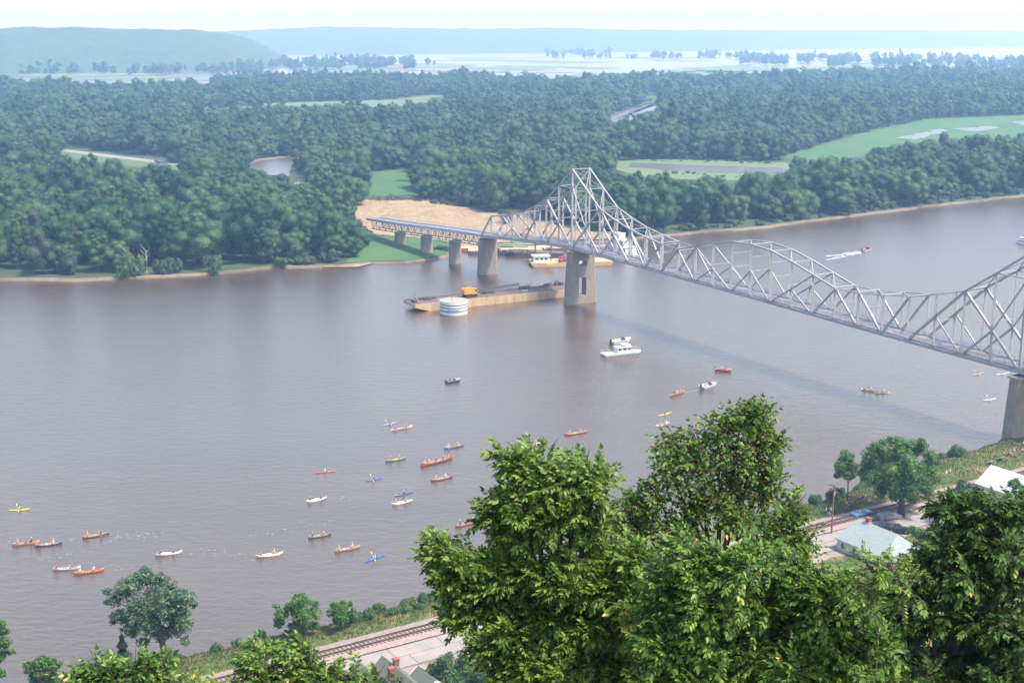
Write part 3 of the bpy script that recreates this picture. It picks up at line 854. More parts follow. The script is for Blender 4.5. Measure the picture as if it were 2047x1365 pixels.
# ------------------------------------------------------------------ the bridge
BC = Vector((26.55, 496.78)); BD = Vector((0.5, -0.8660254)); BX = Vector((0.8660254, 0.5))
def BP(s, o, z): 
    p = BC + BD * s + BX * o
    return Vector((p.x, p.y, z))
HALF = 3.75
ZL_S = [-190, -150, -124, -100, -74, -56, -38, -20, -2, 20, 50, 100, 150, 203.5, 290]
ZL_Z = [9.0, 11.2, 13.0, 14.5, 15.9, 17.6, 18.9, 20.1, 20.9, 20.8, 20.5, 19.9, 19.1, 18.5, 17.2]
def zl(s): return float(np.interp(s, ZL_S, ZL_Z))
NL = [-72.5, -63.7, -55, -46.3, -37.6, -29, -20.4, -11.4]          # panel points of the anchor arm
PAN = 9.27; S0 = -2.2
NM = [S0 + PAN * i for i in range(23)]                               # main span, peak to peak
NR = [NM[-1] + (S0 - s) for s in NL[::-1]]
UZ = {}
for s, z in zip(NL[1:], [25.7, 27.0, 28.6, 30.5, 33.6, 37.3, 43.3]): UZ[s] = z
mz = [50.2, 43.8, 37.7, 34.9, 32.7, 31.3, 30.1, 29.6, 31.8, 34.0, 35.7, 36.2]
for i in range(12): UZ[NM[i]] = mz[i]
for i in range(12, 23): UZ[NM[i]] = mz[22 - i] + (zl(NM[i]) - zl(NM[22 - i]))
for s, z in zip(NR, [43.3, 37.3, 33.6, 30.5, 28.6, 27.0, 25.7]): UZ[s] = z - 2.2
allU = sorted(UZ)
bridge = empty('truss_bridge', (0, 0, 0)); T(bridge, 'long grey steel cantilever truss bridge on concrete piers crossing the river', 'bridge')
st = M['steel']
def member(name, a, b, w, h, par):
    return MB().beam(a, b, w * .80, h * .80).build(name, st, par)
def laced(name, a, b, w, h, par, n=None):
    """a strut of two flanges with zigzag lacing"""
    a, b = Vector(a), Vector(b); d = (b - a); L_ = d.length; d.normalize()
    up = Vector((0, 0, 1)) if abs(d.z) < 0.9 else Vector((BX.x, BX.y, 0))
    up = (up - d * up.dot(d)).normalized()
    m_ = MB(); m_.beam(a + up * h / 2, b + up * h / 2, w, 0.14); m_.beam(a - up * h / 2, b - up * h / 2, w, 0.14)
    n = n or max(3, int(L_ / 1.3))
    for i in range(n):
        p = a.lerp(b, i / n); q = a.lerp(b, (i + 1) / n); sg = 1 if i % 2 else -1
        m_.beam(p + up * h / 2 * sg, q - up * h / 2 * sg, 0.12, 0.10)
    return m_.build(name, st, par)
GAP = {(NM[6], NM[7]), (NM[15], NM[16])}
for side in (-1, 1):
    o = HALF * side
    def L(s): return BP(s, o, zl(s))
    def U(s): return BP(s, o, UZ[s])
    def Mid(s):
        return BP(s, o, (zl(s) + UZ[s]) / 2)
    # bottom chord with gusset plates is the body of the truss
    m_ = MB(); allL = [NL[0]] + allU + [NR[-1] + 8.8]
    for a, b in zip(allL[:-1], allL[1:]): m_.beam(L(a), L(b), 0.55, 0.85)
    for s in allL: m_.beam(BP(s - .9, o, zl(s) + .25), BP(s + .9, o, zl(s) + .25), 0.62, 1.3)
    tr = m_.build('truss', st, bridge)
    for a, b in zip(allU[:-1], allU[1:]):
        if (a, b) in GAP or NM[16] - .1 < a < NM[20] - .1: member('top_chord', U(a), U(b), 0.26, 0.28, tr)
        else: member('top_chord', U(a), U(b), 0.58, 0.58, tr)
    for s in allU:
        if s in (NM[0], NM[22]): member('tower_post', L(s), U(s), 0.85, 0.7, tr)
        else: laced('vertical_post', L(s), U(s), 0.34, 0.46, tr, max(4, int((UZ[s] - zl(s)) / .8)))
    def diag(a, b, w=0.62): member('diagonal', a, b, w, w, tr)
    diag(L(NL[0]), U(NL[1]), 0.62)
    diag(U(NL[2]), L(NL[4])); diag(L(NL[4]), U(NL[6])); diag(U(NL[6]), L(NM[0]), 0.78)
    diag(L(NL[2]), BP(NL[3], o, zl(NL[3]) + 4.6), .34); diag(U(NL[1]), L(NL[2]), .34)
    diag(L(NL[6]), BP(NL[7], o, (zl(NM[0]) + UZ[NL[6]]) / 2), .5)
    diag(L(NL[4]) if False else BP(NL[5], o, (zl(NL[4]) + UZ[NL[6]]) / 2), L(NL[6]), .42)
    m0 = BP(NL[7], o, (zl(NM[0]) + UZ[NL[6]]) / 2); diag(m0, BP(NM[0], o, UZ[NL[7]]), .4)
    diag(BP(NL[7], o, UZ[NL[7]]), BP(NM[0], o, UZ[NL[7]]), .3)
    for K in (lambda i: NM[i], lambda i: NM[22 - i]):
        diag(L(K(0)), U(K(2)), 0.72)
        mm = BP(K(1), o, (zl(K(0)) + UZ[K(2)]) / 2); diag(mm, L(K(2)), .6); diag(mm, BP(K(0), o, UZ[K(1)]), .4)
        diag(BP(K(1), o, UZ[K(1)]), BP(K(0), o, UZ[K(1)]), .3)
        diag(U(K(2)), L(K(4)), 0.72)
        m3 = BP(K(3), o, (UZ[K(2)] + zl(K(4))) / 2); diag(m3, L(K(2)), .42)
        diag(U(K(4)), L(K(5)), 0.62); diag(U(K(6)), L(K(5)), 0.62)
        # suspended span
        diag(L(K(6)), U(K(7)), 0.66); diag(U(K(7)), L(K(8)), 0.55)
        diag(U(K(8)), L(K(10)), 0.5); m9 = BP(K(9), o, (UZ[K(8)] + zl(K(10))) / 2); diag(m9, L(K(8)), .42)
        diag(L(K(10)), BP(K(11), o, (zl(K(11)) + UZ[K(11)]) / 2), .45)
    K = NR
    diag(U(K[1]), L(NM[22]), 0.78); diag(L(K[3]), U(K[1])); diag(L(K[3]), U(K[5]))
# portals, struts and top bracing between the two trusses
for i, s in enumerate(allU):
    big_ = s in (NL[1], NM[2], NM[6], NM[7], NM[15], NM[16], NM[20], NL[6], NR[1])
    a, b = BP(s, -HALF, UZ[s]), BP(s, HALF, UZ[s])
    if big_: laced('portal_strut', a, b, 0.5, 0.75, bridge)
    else: member('top_strut', a, b, 0.30, 0.34, bridge)
    if UZ[s] - zl(s) > 12.5 and s not in (NM[0], NM[22]):
        z = zl(s) + 6.3 + (UZ[s] - zl(s) - 12) * .4
        member('sway_strut', BP(s, -HALF, z), BP(s, HALF, z), .26, .3, bridge)
        if UZ[s] - zl(s) > 15: member('sway_strut', BP(s, -HALF, z + 4.4), BP(s, HALF, z + 4.4), .22, .26, bridge)
for s in (NM[0], NM[22]):
    for z0, z1 in ((7, 14), (14, 21), (21, 29)):
        z0 += zl(s); z1 += zl(s); z1 = min(z1, UZ[s] - .4)
        laced('tower_strut', BP(s, -HALF, z0), BP(s, HALF, z0), .4, .6, bridge)
        member('tower_brace', BP(s, -HALF, z0), BP(s, HALF, z1), .3, .3, bridge); member('tower_brace', BP(s, HALF, z0), BP(s, -HALF, z1), .3, .3, bridge)
for a, b in zip(allU[:-1], allU[1:]):
    if (a, b) in GAP: continue
    m_ = MB(); m_.beam(BP(a, -HALF, UZ[a]), BP(b, HALF, UZ[b]), .2, .2); m_.beam(BP(a, HALF, UZ[a] + .02), BP(b, -HALF, UZ[b] + .02), .2, .2)
    m_.build('lateral_bracing', st, bridge)
# inclined portal frames
for (sb, su) in ((NL[0], NL[1]), (NM[5], NM[6]), (NM[6], NM[7]), (NM[16], NM[15]), (NM[17], NM[16])):
    t = 0.62
    a = BP(sb, -HALF, zl(sb)).lerp(BP(su, -HALF, UZ[su]), t); b = BP(sb, HALF, zl(sb)).lerp(BP(su, HALF, UZ[su]), t)
    laced('portal_strut', a, b, .3, .5, bridge)
# roadway
m_ = MB(); ss = np.concatenate([np.arange(-190, 290, 6.0), [290]])
for a, b in zip(ss[:-1], ss[1:]): m_.beam(BP(a, 0, zl(a) + .45), BP(b, 0, zl(b) + .45), 6.7, 0.28)
dk = m_.build('road_deck', M['deck'], bridge)
m_ = MB()
for sd in (-1, 1):
    for a, b in zip(ss[:-1], ss[1:]): m_.beam(BP(a, sd * 3.3, zl(a) + .68), BP(b, sd * 3.3, zl(b) + .68), .22, .2)
m_.build('curb', M['rail_steel'], dk)
m_ = MB()
for s in np.arange(-70, 286, PAN / 2): m_.beam(BP(s, -HALF, zl(s) - .2), BP(s, HALF, zl(s) - .2), .4, .7)
m_.build('floor_beam', st, dk)
for sd in (-1, 1):
    m_ = MB()
    off = sd * 3.18
    for hgt in (0.45, 0.8, 1.15):
        for a, b in zip(ss[:-1], ss[1:]):
            if b > -72: m_.beam(BP(a, off, zl(a) + .6 + hgt), BP(b, off, zl(b) + .6 + hgt), .09, .12)
    for s in np.arange(-70, 286, PAN / 4): m_.beam(BP(s, off, zl(s) + .5), BP(s, off, zl(s) + 1.85), .12, .12)
    m_.build('railing', M['rail_steel'], bridge)
# approach: deck trusses under the road
APZ = lambda s: zl(s)
m_ = MB()
for a, b in zip(ss[:-1], ss[1:]):
    if a < -74:
        for sd in (-1, 1): m_.beam(BP(a, sd * 3.55, zl(a) + .55), BP(min(b, -73.5), sd * 3.55, zl(min(b, -73.5)) + .55), .25, 1.15)
m_.build('parapet', M['rail_steel'], bridge)
m_ = MB()
for s in np.arange(-188, -74, 3.0):
    for sd in (-1, 1): m_.beam(BP(s, sd * 3.55, zl(s) + 1.1), BP(s, sd * 3.55, zl(s) + 2.0), .14, .14)
for sd in (-1, 1):
    for a, b in zip(ss[:-1], ss[1:]):
        if a < -74: m_.beam(BP(a, sd * 3.55, zl(a) + 1.95), BP(b, sd * 3.55, zl(b) + 1.95), .1, .1)
m_.build('railing', M['rail_steel'], bridge)
APP = [-74, -103, -131, -159, -187]
for a, b in zip(APP[:-1], APP[1:]):
    for sd in (-1, 1):
        o = sd * 2.6; n = 8; m_ = MB()
        pt = lambda k, top: BP(a + (b - a) * k / n, o, zl(a + (b - a) * k / n) - (0.2 if top else 3.9))
        m_.beam(pt(0, 0), pt(n, 0), .35, .35)
        tr = m_.build('deck_truss', st, bridge)
        for k in range(n):
            member('diagonal', pt(k, k % 2 == 0), pt(k + 1, k % 2 == 1), .24, .24, tr)
            member('vertical_post', pt(k, 0), pt(k, 1), .2, .2, tr)
# piers
def pier(s, ztop, zbot, wide, thick, taper, window=False, cap=0.0):
    m_ = MB(); nseg = 10
    def ring(z, k):
        hw, ht = wide / 2 * k, thick / 2 * (1 + (k - 1) * 0.8)
        pts = []
        for sg in (1, -1):
            for j in range(nseg + 1):
                t = -math.pi / 2 + math.pi * j / nseg
                ex, ey = hw - ht * 0.85 + abs(math.cos(t)) * ht * 0.85, math.sin(t) * ht
                pts.append((sg * ex, sg * ey))
        return [BP(s + py, px, z) for px, py in pts]
    kb = taper
    if not window:
        a, b = ring(zbot, kb), ring(ztop, 1.0); n = len(a)
        m_.add(a + b, [tuple(range(n))[::-1], tuple(range(n, 2 * n))] + [(i, (i + 1) % n, n + (i + 1) % n, n + i) for i in range(n)])
        return m_.build('pier', M['concrete'], bridge)
    # pier with a tall slot: two shafts joined by walls above and below, small arch near the top
    H_ = ztop - zbot
    def k_at(z): return kb + (1 - kb) * (z - zbot) / H_
    def block(x0f, x1f, z0, z1, m=0):
        vs = []
        for z in (z0, z1):
            k = k_at(z)
            for xf, y in ((x0f, -1), (x1f, -1), (x1f, 1), (x0f, 1)):
                xx = xf if abs(xf) < 0.3 * wide else math.copysign(wide / 2 * k, xf)
                vs.append(BP(s + y * thick / 2 * (1 + (k - 1) * .8), xx, z))
        m_.add(vs, [(3, 2, 1, 0), (4, 5, 6, 7), (0, 1, 5, 4), (1, 2, 6, 5), (2, 3, 7, 6), (3, 0, 4, 7)])
    hw = 0.17 * wide
    zs0, zs1 = zbot + .24 * H_, zbot + .55 * H_
    za0, za1 = zbot + .76 * H_, zbot + .84 * H_
    W2 = wide / 2
    for z0, z1, op in ((zbot, zs0, 0), (zs0, zs1, 1), (zs1, za0, 0), (za0, za1, 1), (za1, ztop, 0)):
        if op: block(-W2, -hw, z0, z1); block(hw, W2, z0, z1)
        else: block(-W2, W2, z0, z1)
    for sg in (-1, 1):      # rounded cutwater noses
        a, b = [], []
        for z, lst in ((zbot, a), (ztop, b)):
            k = k_at(z); ht = thick / 2 * (1 + (k - 1) * .8) + .012
            for j in range(9):
                t = -math.pi / 2 + math.pi * j / 8
                lst.append(BP(s + math.sin(t) * ht, sg * (W2 * k - .05 + math.cos(t) * ht * .75), z))
        m_.add(a + b, [tuple(range(9)), tuple(range(9, 18))] + [(j, (j + 1) % 9, 9 + (j + 1) % 9, 9 + j) for j in range(9)])
    p_ = m_.build('pier', M['concrete'], bridge)
    MB().beam(BP(s, -W2 - .9, ztop + .25), BP(s, W2 + .9, ztop + .25), thick + .5, .5).build('pier_cap', M['concrete_lt'], p_)
    return p_
pier(-1.8, 19.6, -2.0, 9.6, 2.7, 1.24, True)
pier(201.6, 16.9, -2.0, 9.6, 3.1, 1.24, True)
pier(-73.6, 14.9, -2.0, 8.0, 4.0, 1.2)
pier(-103, 10.4, -2.0, 5.6, 2.6, 1.12); pier(-131, 9.0, -1.0, 5.6, 2.6, 1.1); pier(-159, 7.0, -0.5, 5.6, 2.4, 1.08)
pier(276, 15.2, -2.0, 8.0, 4.0, 1.15)

# ------------------------------------------------------------------ people
def skin_mesh(name, joints, bones, root):
    """one continuous figure grown over a skeleton"""
    me = bpy.data.meshes.new(name + '_skeleton')
    keys = list(joints)
    me.from_pydata([joints[k][:3] for k in keys], [(keys.index(a), keys.index(b)) for a, b in bones], [])
    o = bpy.data.objects.new(name + '_skeleton', me); COL.objects.link(o)
    o.modifiers.new('skin', 'SKIN')
    sv = me.skin_vertices[0].data
    for i, k in enumerate(keys):
        r_ = joints[k][3]; sv[i].radius = (r_, r_ * (0.72 if k in ('chest', 'spine', 'pelvis') else 1)); sv[i].use_root = (k == root)
    sm = o.modifiers.new('sub', 'SUBSURF'); sm.levels = sm.render_levels = 1
    dg = bpy.context.evaluated_depsgraph_get()
    out = bpy.data.meshes.new_from_object(o.evaluated_get(dg)); out.name = name
    bpy.data.objects.remove(o); bpy.data.meshes.remove(me)
    return out
BONES = [('pelvis', 'spine'), ('spine', 'chest'), ('chest', 'neck'), ('neck', 'head'), ('head', 'crown')] + [b for s in 'lr' for b in
        (('chest', 'sh' + s), ('sh' + s, 'el' + s), ('el' + s, 'wr' + s), ('wr' + s, 'ha' + s), ('pelvis', 'hi' + s), ('hi' + s, 'kn' + s), ('kn' + s, 'an' + s), ('an' + s, 'to' + s))]
def figure(name, sit, arms=0):
    J = {}
    if sit:
        J.update(pelvis=(0, 0, .30, .15), spine=(.02, 0, .50, .14), chest=(.06, 0, .72, .16), neck=(.08, 0, .88, .06), head=(.10, 0, 1.0, .10), crown=(.10, 0, 1.12, .085))
        for s, k in (('l', 1), ('r', -1)):
            J.update({'sh' + s: (.06, .19 * k, .78, .065), 'el' + s: (.22, .30 * k, .58 + (.1 if k > 0 else 0), .05), 'wr' + s: (.42, .22 * k, .56 + (.14 if k > 0 else 0), .04), 'ha' + s: (.50, .2 * k, .56 + (.15 if k > 0 else 0), .045),
                      'hi' + s: (.08, .11 * k, .28, .10), 'kn' + s: (.46, .16 * k, .40, .07), 'an' + s: (.62, .14 * k, .10, .05), 'to' + s: (.76, .15 * k, .08, .045)})
    else:
        J.update(pelvis=(0, 0, .92, .14), spine=(0, 0, 1.12, .13), chest=(.01, 0, 1.32, .16), neck=(.01, 0, 1.48, .06), head=(.03, 0, 1.6, .10), crown=(.03, 0, 1.71, .085))
        for s, k in (('l', 1), ('r', -1)):
            J.update({'sh' + s: (0, .2 * k, 1.40, .065), 'el' + s: (-.02 + .06 * arms, .26 * k, 1.12, .05), 'wr' + s: (.08 + .16 * arms, .24 * k, .90 + .14 * arms, .04), 'ha' + s: (.12 + .18 * arms, .23 * k, .82 + .18 * arms, .042),
                      'hi' + s: (0, .1 * k, .86, .10), 'kn' + s: (.03 * k, .11 * k, .48, .07), 'an' + s: (-.02 + .06 * k, .12 * k, .09, .05), 'to' + s: (.12 + .06 * k, .13 * k, .04, .042)})
    me = skin_mesh(name, J, BONES, 'pelvis')
    # slots: shirt, skin, hair or hat, shorts
    ch = J['chest']; pz = J['pelvis'][2]
    for m in ('white', 'skin', 'skin', 'denim'): me.materials.append(M[m])
    for p in me.polygons:
        c = p.center
        hd = Vector((c.x - J['head'][0], c.y, c.z - J['head'][2]))
        if c.z > J['neck'][2] - .02: i = 2 if (c.z > J['head'][2] + .06 or c.x < J['head'][0] - .05) else 1
        elif abs(c.y) > .24 and c.z < ch[2] + .02: i = 1
        elif c.z > pz + .06 and c.x < .36: i = 0
        elif sit: i = 3 if (c.x < .42 and abs(c.y) < .24) else 1
        else: i = 3 if c.z > .5 else 1
        p.material_index = i; p.use_smooth = True
    return me
SIT = figure('paddler', True); STAND = [figure('stander', False, 0), figure('stander', False, 1)]
SHIRT = dict(white=(.75, .73, .70), red=(.60, .07, .05), orange=(.80, .28, .05), yellow=(.80, .58, .08), blue=(.05, .09, .35), navy=(.025, .03, .07), pink=(.75, .30, .28), tan=(.55, .38, .25), black=(.02, .02, .022), green=(.05, .18, .08), maroon=(.25, .04, .05), grey=(.35, .35, .36), purple=(.25, .12, .40), skin=(.55, .33, .24))
HAT = dict(white=(.80, .78, .75), brown=(.09, .055, .035), black=(.02, .018, .016), yellow=(.75, .55, .12), blond=(.42, .28, .12), red=(.55, .07, .05), blue=(.05, .10, .40))
def person(loc, rz, shirt, hat, label, me=None, group=None, scale=1.0, tilt=0.0):
    o = link('person', me or SIT, None, [cmat('cloth_' + shirt, SHIRT[shirt], .9), M['skin'], cmat('hat_' + hat, HAT[hat], .9), M['denim'] if random.random() < .6 else cmat('cloth_tan', SHIRT['tan'], .9)])
    o.location = loc; o.rotation_euler = (0, tilt, rz); o.scale = (scale,) * 3
    return T(o, label, 'person', group)

# ------------------------------------------------------------------ boats
def canoe_meshes(L_, B_, D_, rise, name):
    n = 18; prof = 6
    def sect(t, inset):
        x = t * (L_ / 2 - inset * 2.2)
        hb = max(0.0, (1 - abs(t) ** 2.3)) ** 0.75 * (B_ / 2 - inset)
        top = D_ + rise * abs(t) ** 3.2 * (1 + .0)
        keel = inset + 0.10 * abs(t) ** 5
        xx = x + (0.10 * math.copysign(1, t) * abs(t) ** 8)
        pts = []
        for k in range(-prof, prof + 1):
            a = k / prof
            y = hb * math.copysign(abs(math.sin(a * math.pi / 2)) ** 0.62, a)
            z = keel + (top - keel) * (1 - math.cos(a * math.pi / 2)) ** 1.15
            pts.append((xx, y, z - 0.10))
        return pts
    m_ = MB(); ts = [-1 + 2 * i / n for i in range(n + 1)]
    for inset, flip in ((0.0, 0), (0.025, 1)):
        base = len(m_.v); K = 2 * prof + 1
        vs = [p for t in ts for p in sect(t, inset)]
        fs = []
        for i in range(n):
            for k in range(K - 1):
                f = (i * K + k, i * K + k + 1, (i + 1) * K + k + 1, (i + 1) * K + k)
                fs.append(f[::-1] if flip else f)
        m_.add(vs, fs, flip)
    hull = bpy.data.meshes.new(name); hull.from_pydata(m_.v, [], m_.f); hull.polygons.foreach_set('material_index', m_.m)
    hull.polygons.foreach_set('use_smooth', [True] * len(m_.f)); hull.materials.append(M['white']); hull.materials.append(M['white'])
    g_ = MB()
    for sd in (0, 2 * prof): g_.tube([sect(t, 0.0)[sd] for t in ts], 0.035, 4)
    for t in (-.97, .97): g_.tube([sect(t, 0)[0], sect(t, 0)[-1]], .04, 4)
    gun = g_.mesh('gunwale', [M['white']])
    th = MB().box((0, 0, D_ - .16), (.09, B_ * .93, .04)).mesh('thwart', [M['tie']])
    seat = MB().box((0, 0, .14), (.28, B_ * .74, .04)).mesh('seat', [M['tie']])
    dpl = MB(); 
    for t0, t1 in ((.80, .97), (-.97, -.80)):
        a, b = sect(t0, 0), sect(t1, 0)
        dpl.add([a[0], a[-1], b[-1], b[0]], [(0, 1, 2, 3)])
    deck = dpl.mesh('deck_plate', [M['white']])
    return hull, gun, th, seat, deck
CAN = canoe_meshes(5.15, 0.92, 0.36, 0.24, 'canoe_hull')
VOY = canoe_meshes(7.4, 1.25, 0.48, 0.46, 'voyageur_hull')
def kayak_mesh(L_, B_):
    n, K = 20, 12; vs, fs = [], []
    for i in range(n + 1):
        t = -1 + 2 * i / n
        hb = max(.004, (1 - abs(t) ** 2.0) ** .8 * B_ / 2); hz = max(.01, .17 * (1 - abs(t) ** 4))
        for k in range(K):
            a = 2 * math.pi * k / K
            z = math.sin(a) * hz * (1.0 if math.sin(a) < 0 else .75) + .12 * abs(t) ** 4 + .08
            vs.append((t * L_ / 2, math.cos(a) * hb, z))
    for i in range(n):
        for k in range(K): fs.append((i * K + k, i * K + (k + 1) % K, (i + 1) * K + (k + 1) % K, (i + 1) * K + k))
    me = bpy.data.meshes.new('kayak_hull'); me.from_pydata(vs, [], fs); me.polygons.foreach_set('use_smooth', [True] * len(fs)); me.materials.append(M['white'])
    m_ = MB(); m_.tube([(.42 * math.cos(a), .25 * math.sin(a), .23) for a in [2 * math.pi * k / 12 for k in range(13)]], .03, 4)
    well = MB(); well.add([(.40 * math.cos(2 * math.pi * k / 12), .24 * math.sin(2 * math.pi * k / 12), .225) for k in range(12)], [tuple(range(12))])
    return me, m_.mesh('coaming', [M['black']]), well.mesh('cockpit', [M['black']])
KAY = kayak_mesh(4.5, .62)
PADDLE = MB().tube([(0, 0, -.1), (0, 0, 1.05)], .018, 5).box((0, 0, -.33), (.02, .19, .5)).mesh('paddle', [M['yellow']])
DPADDLE = MB().tube([(0, -.85, 0), (0, .85, 0)], .016, 5).box((0, -1.0, 0), (.16, .42, .02)).box((0, 1.0, 0), (.16, .42, .02)).mesh('paddle', [M['yellow']])
PACK = MB().box((0, 0, .2), (.55, .42, .34), taper=.86).mesh('gear', [M['white']])
WAKES = []
def ends(p0, p1, z=.15):
    a, b = P(*p0, z), P(*p1, z); c = (a + b) / 2
    return Vector((c[0], c[1], 0)), math.atan2(b[1] - a[1], b[0] - a[0]), math.hypot(*(b - a)[:2])
HC = dict(yellow=(.80, .52, .04), tan=(.62, .33, .14), navy=(.03, .05, .20), olive=(.12, .085, .06), alu=None, orange=(.58, .16, .03), teal=(.02, .30, .30), darkteal=(.02, .11, .11), blue=(.03, .16, .60), red=(.55, .06, .05), violet=(.12, .10, .45), darkblue=(.06, .10, .22), maroon=(.20, .04, .045), midblue=(.05, .20, .50), cream=(.70, .64, .50), white=(.80, .79, .76), brown=(.36, .10, .045), rust=(.45, .13, .05), paleblue=(.28, .33, .45), salmon=(.45, .26, .22), silverred=(.42, .36, .35))
def hmat(c): return M['aluminium'] if HC[c] is None else cmat('hull_' + c, HC[c], .38)
def canoe(p0, p1, color, label, crew, gear=(), kind='canoe', inner=None, set_=None):
    """p0 -> p1: waterline ends in the photograph, bow first; crew: (position along hull -1..1, shirt, hat)"""
    c, rz, ln = ends(p1, p0)
    C_ = VOY if kind == 'voyageur' else CAN
    base = 7.4 if kind == 'voyageur' else 5.15
    e = empty('canoe', c, rz); k = max(.85, min(1.25, ln / base)); e.scale = (k, max(.95, k), 1.0)
    T(e, label, 'canoe', 'canoes and kayaks of the flotilla')
    hm = hmat(color); im = hmat(inner) if inner else (M['aluminium'] if HC[color] is None else cmat('canoe_inside', (.45, .36, .27), .8))
    link('hull', C_[0], e, [hm, im]); link('gunwale', C_[1], e, [hm if HC[color] is None or color in ('orange', 'brown') else cmat('gunwale_wood', (.40, .27, .16), .6)])
    for t in (-.12, .28): link('thwart', C_[2], e).location = (t * base / 2, 0, 0)
    for t, _, _ in crew: link('seat', C_[3], e).location = (t * base / 2, 0, 0)
    link('deck_plate', C_[4], e, [hm])
    short = label.split(' with')[0].split(' near')[0].split(' beside')[0].split(' behind')[0].split(' below')[0].split(' just')[0].split(' at ')[0].split(' between')[0].split(' closest')[0]
    nm = set_ or short
    pos = ['bow', 'stern'] if len(crew) == 2 else (['bow', 'second seat', 'middle', 'fourth seat', 'stern'] if len(crew) == 5 else ['middle'] if len(crew) == 1 else ['bow', 'middle', 'stern'])
    for (t, sh, ha), w_ in zip(crew, pos):
        q = c + Matrix.Rotation(rz, 3, 'Z') @ Vector((t * base / 2 * k, 0, .10))
        person(q, rz, sh, ha, '%s %s person with %s hat or hair, %s of %s' % ('sitting', sh if sh != 'skin' else 'bare-chested', ha, w_, nm) if False else 'person in %s top in the %s of the %s' % (sh if sh != 'skin' else 'no', w_, nm), scale=1.12)
        if random.random() < .6:
            sd = 1 if random.random() < .5 else -1
            o = link('paddle', PADDLE, None, [cmat('paddle_wood', (.62, .40, .12), .5)])
            o.location = c + Matrix.Rotation(rz, 3, 'Z') @ Vector((t * base / 2 * k + .5, sd * .5, .16)); o.rotation_euler = (sd * .55, .25, rz)
            T(o, 'wooden paddle at the %s of the %s' % (w_, nm), 'paddle', 'paddles in use')
    for j, (t, col) in enumerate(gear):
        q = c + Matrix.Rotation(rz, 3, 'Z') @ Vector((t * base / 2 * k, random.uniform(-.08, .08), .0))
        o = link('gear_pack', PACK, None, [cmat('cloth_' + col, SHIRT[col], .8)]); o.location = q; o.rotation_euler = (0, 0, rz + random.uniform(-.3, .3))
        T(o, '%s pack lying %s in the %s' % (col, 'amidships' if len(gear) == 1 else ('ahead of the middle', 'behind the middle', 'by the stern seat')[j], nm), 'pack', 'gear packs in canoes')
    WAKES.append((c, rz, ln)); return e
def kayak(p0, p1, color, label, shirt, hat, tip=None, paddle=True):
    c, rz, ln = ends(p1, p0); e = empty('kayak', c, rz); k = max(.8, min(1.25, ln / 4.5)); e.scale = (k, 1, 1)
    T(e, label, 'kayak', 'canoes and kayaks of the flotilla')
    link('hull', KAY[0], e, [hmat(color)]); link('coaming', KAY[1], e); link('cockpit', KAY[2], e)
    if tip:
        m_ = MB(); m_.box((1.75, 0, .22), (.5, .22, .05)); m_.build('deck_hatch', cmat('cloth_' + tip, SHIRT[tip], .6), e)
    nm = label.split(' with')[0].split(' near')[0].split(' beside')[0].split(' behind')[0].split(' below')[0].split(' just')[0].split(' at ')[0].split(' closest')[0]
    person(c + Matrix.Rotation(rz, 3, 'Z') @ Vector((-.05, 0, -.12)), rz, shirt, hat, 'person in %s top seated in the %s' % (shirt, nm), scale=.97)
    if paddle:
        o = link('paddle', DPADDLE, None, [cmat('paddle_white', (.6, .55, .42), .5)]); o.location = c + Matrix.Rotation(rz, 3, 'Z') @ Vector((.42, 0, .55)); o.rotation_euler = (random.choice([-.45, .45]), 0, rz + random.uniform(-.4, .4))
        T(o, 'double-bladed paddle held across the %s' % nm, 'paddle', 'paddles in use')
    WAKES.append((c, rz, ln)); return e

kayak((17, 1020), (62, 1016), 'yellow', 'bright yellow kayak alone near the left picture edge', 'yellow', 'blond')
canoe((25, 1089), (77, 1083), 'tan', 'tan canoe nosing past a dark blue one at the left edge', [(.55, 'orange', 'yellow'), (-.5, 'navy', 'white')], [(0, 'maroon')])
canoe((70, 1091), (123, 1085), 'navy', 'dark blue canoe at the stern of the tan canoe', [(.65, 'red', 'white'), (-.45, 'white', 'blond')], [(.15, 'white'), (-.1, 'orange')])
canoe((166, 1075), (217, 1065), 'olive', 'dark olive canoe with orange-clad bow paddler', [(.6, 'orange', 'white'), (-.45, 'maroon', 'brown')], [(.05, 'orange')])
canoe((107, 1139), (160, 1134), 'alu', 'dented aluminium canoe just behind the orange canoe', [(.7, 'maroon', 'brown'), (-.45, 'purple', 'red')], [(-.1, 'white')])
canoe((148, 1147), (207, 1138), 'orange', 'bright orange canoe with a yellow paddle, lowest on the left', [(.55, 'white', 'red'), (-.4, 'white', 'black')], inner='orange')
canoe((311, 1110), (363, 1103), 'alu', 'aluminium canoe above the tall bank tree', [(.6, 'navy', 'brown'), (-.45, 'green', 'yellow')], [(.2, 'white'), (-.1, 'white')], set_='aluminium canoe above the tall bank tree')
canoe((513, 1113), (565, 1105), 'alu', 'aluminium canoe with a red-shirted bow paddler', [(.6, 'red', 'red'), (-.4, 'yellow', 'yellow')], [(-.1, 'white')], set_='aluminium canoe with red bow paddler')
canoe((617, 1075), (661, 1067), 'darkteal', 'dark green canoe with a blue-shirted bow paddler', [(.6, 'blue', 'white'), (-.4, 'pink', 'black')], [(.1, 'pink')])
canoe((670, 1102), (719, 1092), 'silverred', 'dull silver canoe beside the bright blue kayak', [(.65, 'yellow', 'white'), (-.45, 'yellow', 'white')], [(.25, 'white'), (-.05, 'pink')])
kayak((727, 1123), (772, 1106), 'blue', 'bright blue kayak with a white-shirted paddler', 'white', 'white')
kayak((629, 945), (672, 940), 'red', 'red kayak with a white-clad paddler', 'white', 'white')
kayak((729, 961), (765, 954), 'violet', 'violet kayak near the middle of the flotilla', 'navy', 'white')
